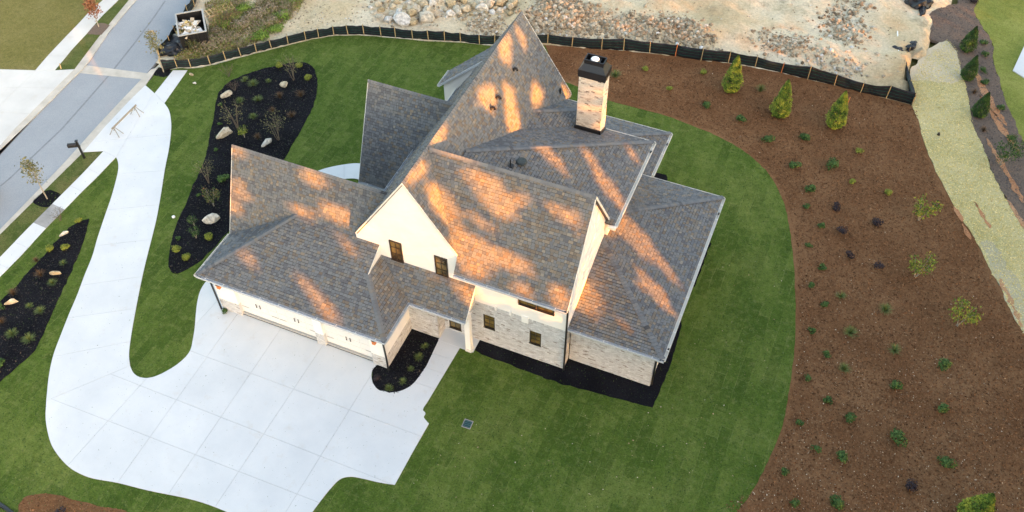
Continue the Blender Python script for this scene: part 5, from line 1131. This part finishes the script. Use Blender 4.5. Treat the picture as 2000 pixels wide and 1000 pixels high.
# drain
p = G(913, 828); R = empty('drain_grate', (p.x, p.y, -.03), .05); tag(R, 'square yard drain with a pale frame set in the lawn', 'drain')
m_ = MB(); m_.box(-.23, -.23, -.02, .23, .23, .008); m_.build('sump', MT['black'], R)
for q in ((-.24, -.24, .24, -.21), (-.24, .21, .24, .24), (-.24, -.21, -.21, .21), (.21, -.21, .24, .21)): m_ = MB(); m_.box(q[0], q[1], -.02, q[2], q[3], .045); m_.build('frame', MT['wet'], R)
MT['teal'] = plain('green_grate', (.05, .13, .14), .5, .3, .1, 5)
for k in range(4): m_ = MB(); m_.box(-.21, -.17+k*.1, .012, .21, -.12+k*.1, .035); m_.build('grate_bar', MT['teal'], R)
m_ = MB(); m_.tube([(0, 0, -.02), (0, 0, .06)], .10, 16); m_.tube([(0, 0, .06), (0, 0, .09)], .10, 16, r1=.05); tag(link('cleanout_cap', m_.mesh('cleanout_cap', MT['white']), None, G(339, 424)), 'round white cap on the lawn left of the long black bed', 'pipe cap', kind=None)
def stick(px, top, mt, label, cat='stake', w_=.03):
    p = G(*px); h = height(px, top); m_ = MB(); m_.obox((-w_, -w_, -.1), (2*w_, 0, 0), (0, 2*w_, 0), (.05, .04, h+.1)); tag(link('marker_stake', m_.mesh('marker_stake', MT[mt]), None, p), label, cat)
stick((119, 134), (116, 124), 'stake', 'short wooden marker stake on the far verge'); stick((1649, 218), (1651, 188), 'orange', 'orange stake standing behind the right fence conifer')
m_ = MB(); pts = [G(x, y)+Vector((0, 0, .03)) for x, y in ((-30, 962), (-5, 982), (10, 992), (25, 1003), (50, 1030))]; m_.tube(pts, .10, 8); tag(m_.build('drain_pipe', MT['fabricplain']), 'black corrugated drain pipe at the bottom left corner', 'pipe')
m_ = MB(); p = G(1833, 263); m_.tube([(0, 0, -.02), (0, 0, .16)], .11, 8, r1=.07); tag(link('pipe_stub', m_.mesh('pipe_stub', MT['black']), None, p), 'small dark pipe stub standing in the straw path', 'pipe')
# parked car, only its corner reaches the picture
def car():
    p = G(-66, 420); R = empty('parked_car', (p.x, p.y, -.075), math.atan2(rr[-2].y-rr[-3].y, rr[-2].x-rr[-3].x)+math.pi); tag(R, 'black parked car whose corner shows at the left edge of the road', 'car')
    def loft(secs, nm, mt, par):
        m_ = MB()
        for (x, w_, zb, zt_) in secs:
            b0 = len(m_.v); m_.v += [(x, -w_, zb), (x, -w_*.97, zt_*.75+zb*.25), (x, -w_*.8, zt_), (x, w_*.8, zt_), (x, w_*.97, zt_*.75+zb*.25), (x, w_, zb)]; m_.t += [.5]*6
            if b0:
                for k in range(6): k2 = (k+1) % 6; m_.f.append((b0-6+k, b0-6+k2, b0+k2, b0+k))
        m_.f.append((0, 1, 2, 3, 4, 5)); n_ = len(m_.v); m_.f.append(tuple(range(n_-1, n_-7, -1))); return m_.build(nm, mt, par, True)
    bd = loft([(-2.25, .78, .35, .8), (-2.1, .88, .25, .98), (-1.2, .92, .22, 1.0), (.9, .92, .22, .95), (2.0, .86, .25, .82), (2.25, .72, .35, .65)], 'body', MT['black'], R)
    loft([(-1.75, .7, .95, 1.0), (-1.1, .76, .95, 1.42), (.3, .76, .95, 1.45), (1.05, .72, .9, .95)], 'cabin', MT['glass'], R)
    for x in (-1.4, 1.4):
        for y in (-.86, .86):
            m_ = MB(); m_.tube([(x, y-.11, .33), (x, y+.11, .33)], .33, 18); wh = m_.build('wheel', MT['black'], R); m_ = MB(); sgn = 1 if y > 0 else -1; m_.tube([(x, y+sgn*.10, .33), (x, y+sgn*.125, .33)], .2, 12); m_.build('rim', MT['gutter'], wh)
    for y in (-.6, .6): m_ = MB(); m_.box(2.1, y-.15, .55, 2.2, y+.15, .68); m_.build('headlight', MT['white'], R)
car()

# ================================================================== UNSEEN TREE BELT ADDED AS A GOBO (leaf gaps shaped to place the sun patches)
PERP = Vector((-SUN_H.y, SUN_H.x, 0)); TE = math.tan(SUN_EL)
def st(P_): return (P_.dot(PERP), P_.z-P_.dot(SUN_H)*TE)
PL = dict(GP=((0, -o_, z1), (0, -s1, 1)), SP=((0, yLE, z1), (0, -s2_, 1)), MF=((0, ye, z2), (0, -sM, 1)), RS=((xs1, 0, zM), (sG, 0, 1)), BR=((x2, 0, z2), (sB, 0, 1)), RR=((xe, 0, z1), (sR, 0, 1)), RF=((0, ya, z1), (0, -sR, 1)), PF=((0, yn, z1), (0, -s4, 1)), CF=((0, cy, 0), (0, 1, 0)), CR=((cx, 0, 0), (1, 0, 0)), WF=((0, yw, 0), (0, 1, 0)), WE=((xMw, 0, 0), (1, 0, 0)))
HOLES = [('GP', [(575,540),(592,540),(625,572),(665,622),(650,634),(618,597)]),('GP', [(470,507),(488,490),(507,512),(493,522)]),('SP', [(450,346),(470,346),(477,380),(467,415),(448,415)]),('SP', [(449,280),(478,290),(470,303),(449,300)]),('SP', [(583,329),(634,344),(636,362),(608,359)]),('SP', [(558,393),(592,398),(612,423),(588,421)]),('SP', [(641,402),(672,412),(678,443),(634,424)]),('GP', [(650,447),(664,450),(702,512),(690,507)]),
 ('MF', [(907,320),(938,332),(978,364),(1010,412),(1005,429),(974,422),(948,390),(916,353)]),('MF', [(1054,389),(1083,405),(1109,408),(1140,449),(1106,440)]),('MF', [(1006,370),(1039,388),(1034,399),(1015,388)]),('MF', [(880,457),(915,463),(940,494),(963,530),(952,542),(916,533)]),('MF', [(967,480),(1018,511),(1013,530),(988,520)]),('MF', [(996,544),(1044,563),(1042,580),(1006,563)]),('MF', [(1080,556),(1113,567),(1110,606),(1082,587)]),('MF', [(922,415),(963,439),(956,453),(935,440)]),
 ('RS', [(786,349),(832,312),(837,324),(798,358)]),('RS', [(833,358),(856,365),(887,412),(868,432),(843,402)]),('RS', [(872,422),(900,440),(918,472),(884,470)]),('RS', [(968,93),(997,70),(1000,112),(985,118)]),('RS', [(1004,50),(1016,55),(1028,90),(1023,98)]),('RS', [(937,180),(965,160),(969,197),(956,217),(926,192)]),('RS', [(984,160),(1003,180),(1016,250),(996,254),(984,209)]),('RS', [(1043,160),(1065,188),(1036,211)]),('RS', [(838,275),(878,228),(871,254),(844,292)]),('RS', [(1093,160),(1116,187),(1100,190)]),
 ('BR', [(1052,292),(1077,294),(1114,331),(1106,342),(1069,314)]),('BR', [(1133,289),(1150,300),(1172,331),(1201,366),(1217,386),(1210,406),(1182,378),(1156,328)]),('BR', [(1220,284),(1230,286),(1250,314),(1242,322)]),
 ('RR', [(1213,410),(1239,436),(1271,470),(1311,534),(1286,522),(1240,482),(1197,444)]),('RR', [(1238,518),(1258,532),(1294,575),(1314,606),(1298,603),(1264,563)]),('RR', [(1286,518),(1309,532),(1326,554),(1312,554)]),('RF', [(1135,535),(1158,563),(1135,597),(1118,616)]),('RF', [(1194,614),(1213,617),(1242,655),(1228,652)]),('PF', [(883,553),(931,569),(917,604),(894,581)]),
]
SOFT = [('CF', [(1131,148),(1182,160),(1171,262),(1125,249)]),('CR', [(1181,160),(1191,143),(1180,252),(1170,262)]),('WF', [(783,357),(894,494),(889,535),(1105,607),(1105,640),(930,588),(745,501),(692,462)]),('WE', [(1167,387),(1193,438),(1130,600),(1107,640)])]
def proj_holes(L_):
    out = []
    for k, px in L_:
        P0, n_ = PL[k]; q = [st(on_plane(p_, P0, n_)) for p_ in px]; xs = [a[0] for a in q]; ys = [a[1] for a in q]; out.append((q, min(xs), max(xs), min(ys), max(ys)))
    return out
HS, SS = proj_holes(HOLES), proj_holes(SOFT)
HL = []                                   # thinner foliage round every gap
for (q, a, b, c_, d_), hk_ in zip(HS, HOLES):
    if hk_[0] in ('GP', 'PF', 'RF'): continue
    mx, my = sum(p_[0] for p_ in q)/len(q), sum(p_[1] for p_ in q)/len(q)
    q2 = [(p_[0]+(.75 if p_[0] > mx else -.75), p_[1]+(.55 if p_[1] > my else -.55)) for p_ in q]; HL.append((q2, a-.8, b+.8, c_-.6, d_+.6))
def hit(s, t_, H_): return any(a <= s <= b and c_ <= t_ <= d_ and inside((s, t_), q) for q, a, b, c_, d_ in H_)
random.seed(99); TS = 6.0; ntree = 15; s_start = -23; trees = {}
for k in range(ntree):
    sc_ = s_start+TS*(k+.5); D = 46+random.uniform(-4, 4); trees[k] = (sc_, D, MB(), MB())
STEP = .40
ns = int(TS*ntree/STEP); ntt = int(20.5/STEP)
for i in range(ns):
    for j in range(ntt):
        for rep in range(5):
            s = s_start+(i+random.random())*STEP; t_ = -6.5+(j+random.random())*STEP
            if any(hit(s+a_, t_+b_, HS) for a_, b_ in ((0, 0), (.24, 0), (-.24, 0), (0, .3), (0, -.3))): continue  # leaf gaps cut so sun falls on the chosen roof patches
            if hit(s, t_, HL) and random.random() < .35: continue
            far = s > 24 and t_ > (3.6-(s-28)*.35 if s < 40 else -.6-(s-40)*.03)
            if far and random.random() > .93: continue  # crowns thinned to let more sun onto the far dirt
            soft = hit(s, t_, SS)
            if soft and rep > 3: continue
            k = max(0, min(ntree-1, int((s-s_start+random.uniform(-1.4, 1.4))/TS))); sc_, D, cr, tk = trees[k]
            Dp = D+random.uniform(-3, 3); P_ = SUN_H*Dp+PERP*s+Vector((0, 0, t_+Dp*TE)); base = SUN_H*D+PERP*sc_
            if P_.z < 2.6: continue
            size = .40 if soft else .42 if far else .72
            nn_ = (SUN_H+Vector((random.gauss(0, .35), random.gauss(0, .35), random.gauss(0, .4)))).normalized(); leafquad(cr, P_-base, nn_, size, max(0, min(1, random.gauss(.5, .25))), 1.3)
wd_ = ['southernmost', 'second', 'third', 'fourth', 'fifth', 'sixth', 'seventh', 'eighth', 'ninth', 'tenth', 'eleventh', 'twelfth', 'thirteenth', 'fourteenth', 'northernmost']
for k, (sc_, D, cr, tk) in trees.items():
    base = SUN_H*D+PERP*sc_; R = empty('gobo_tree', (base.x, base.y, -.4)); tag(R, 'unseen leafy tree added to shape the sunlight, %s of the row' % wd_[k], 'tree', 'unseen trees added to shape the sunlight')
    tk.tube([(0, 0, 0), (.1, 0, 6), (0, .1, 13), (0, 0, 21)], .28, 8, r1=.05)
    tk.build('trunk', MT['bark'], R); o = cr.build('crown', MT['tree'], R); o.location.z = .4
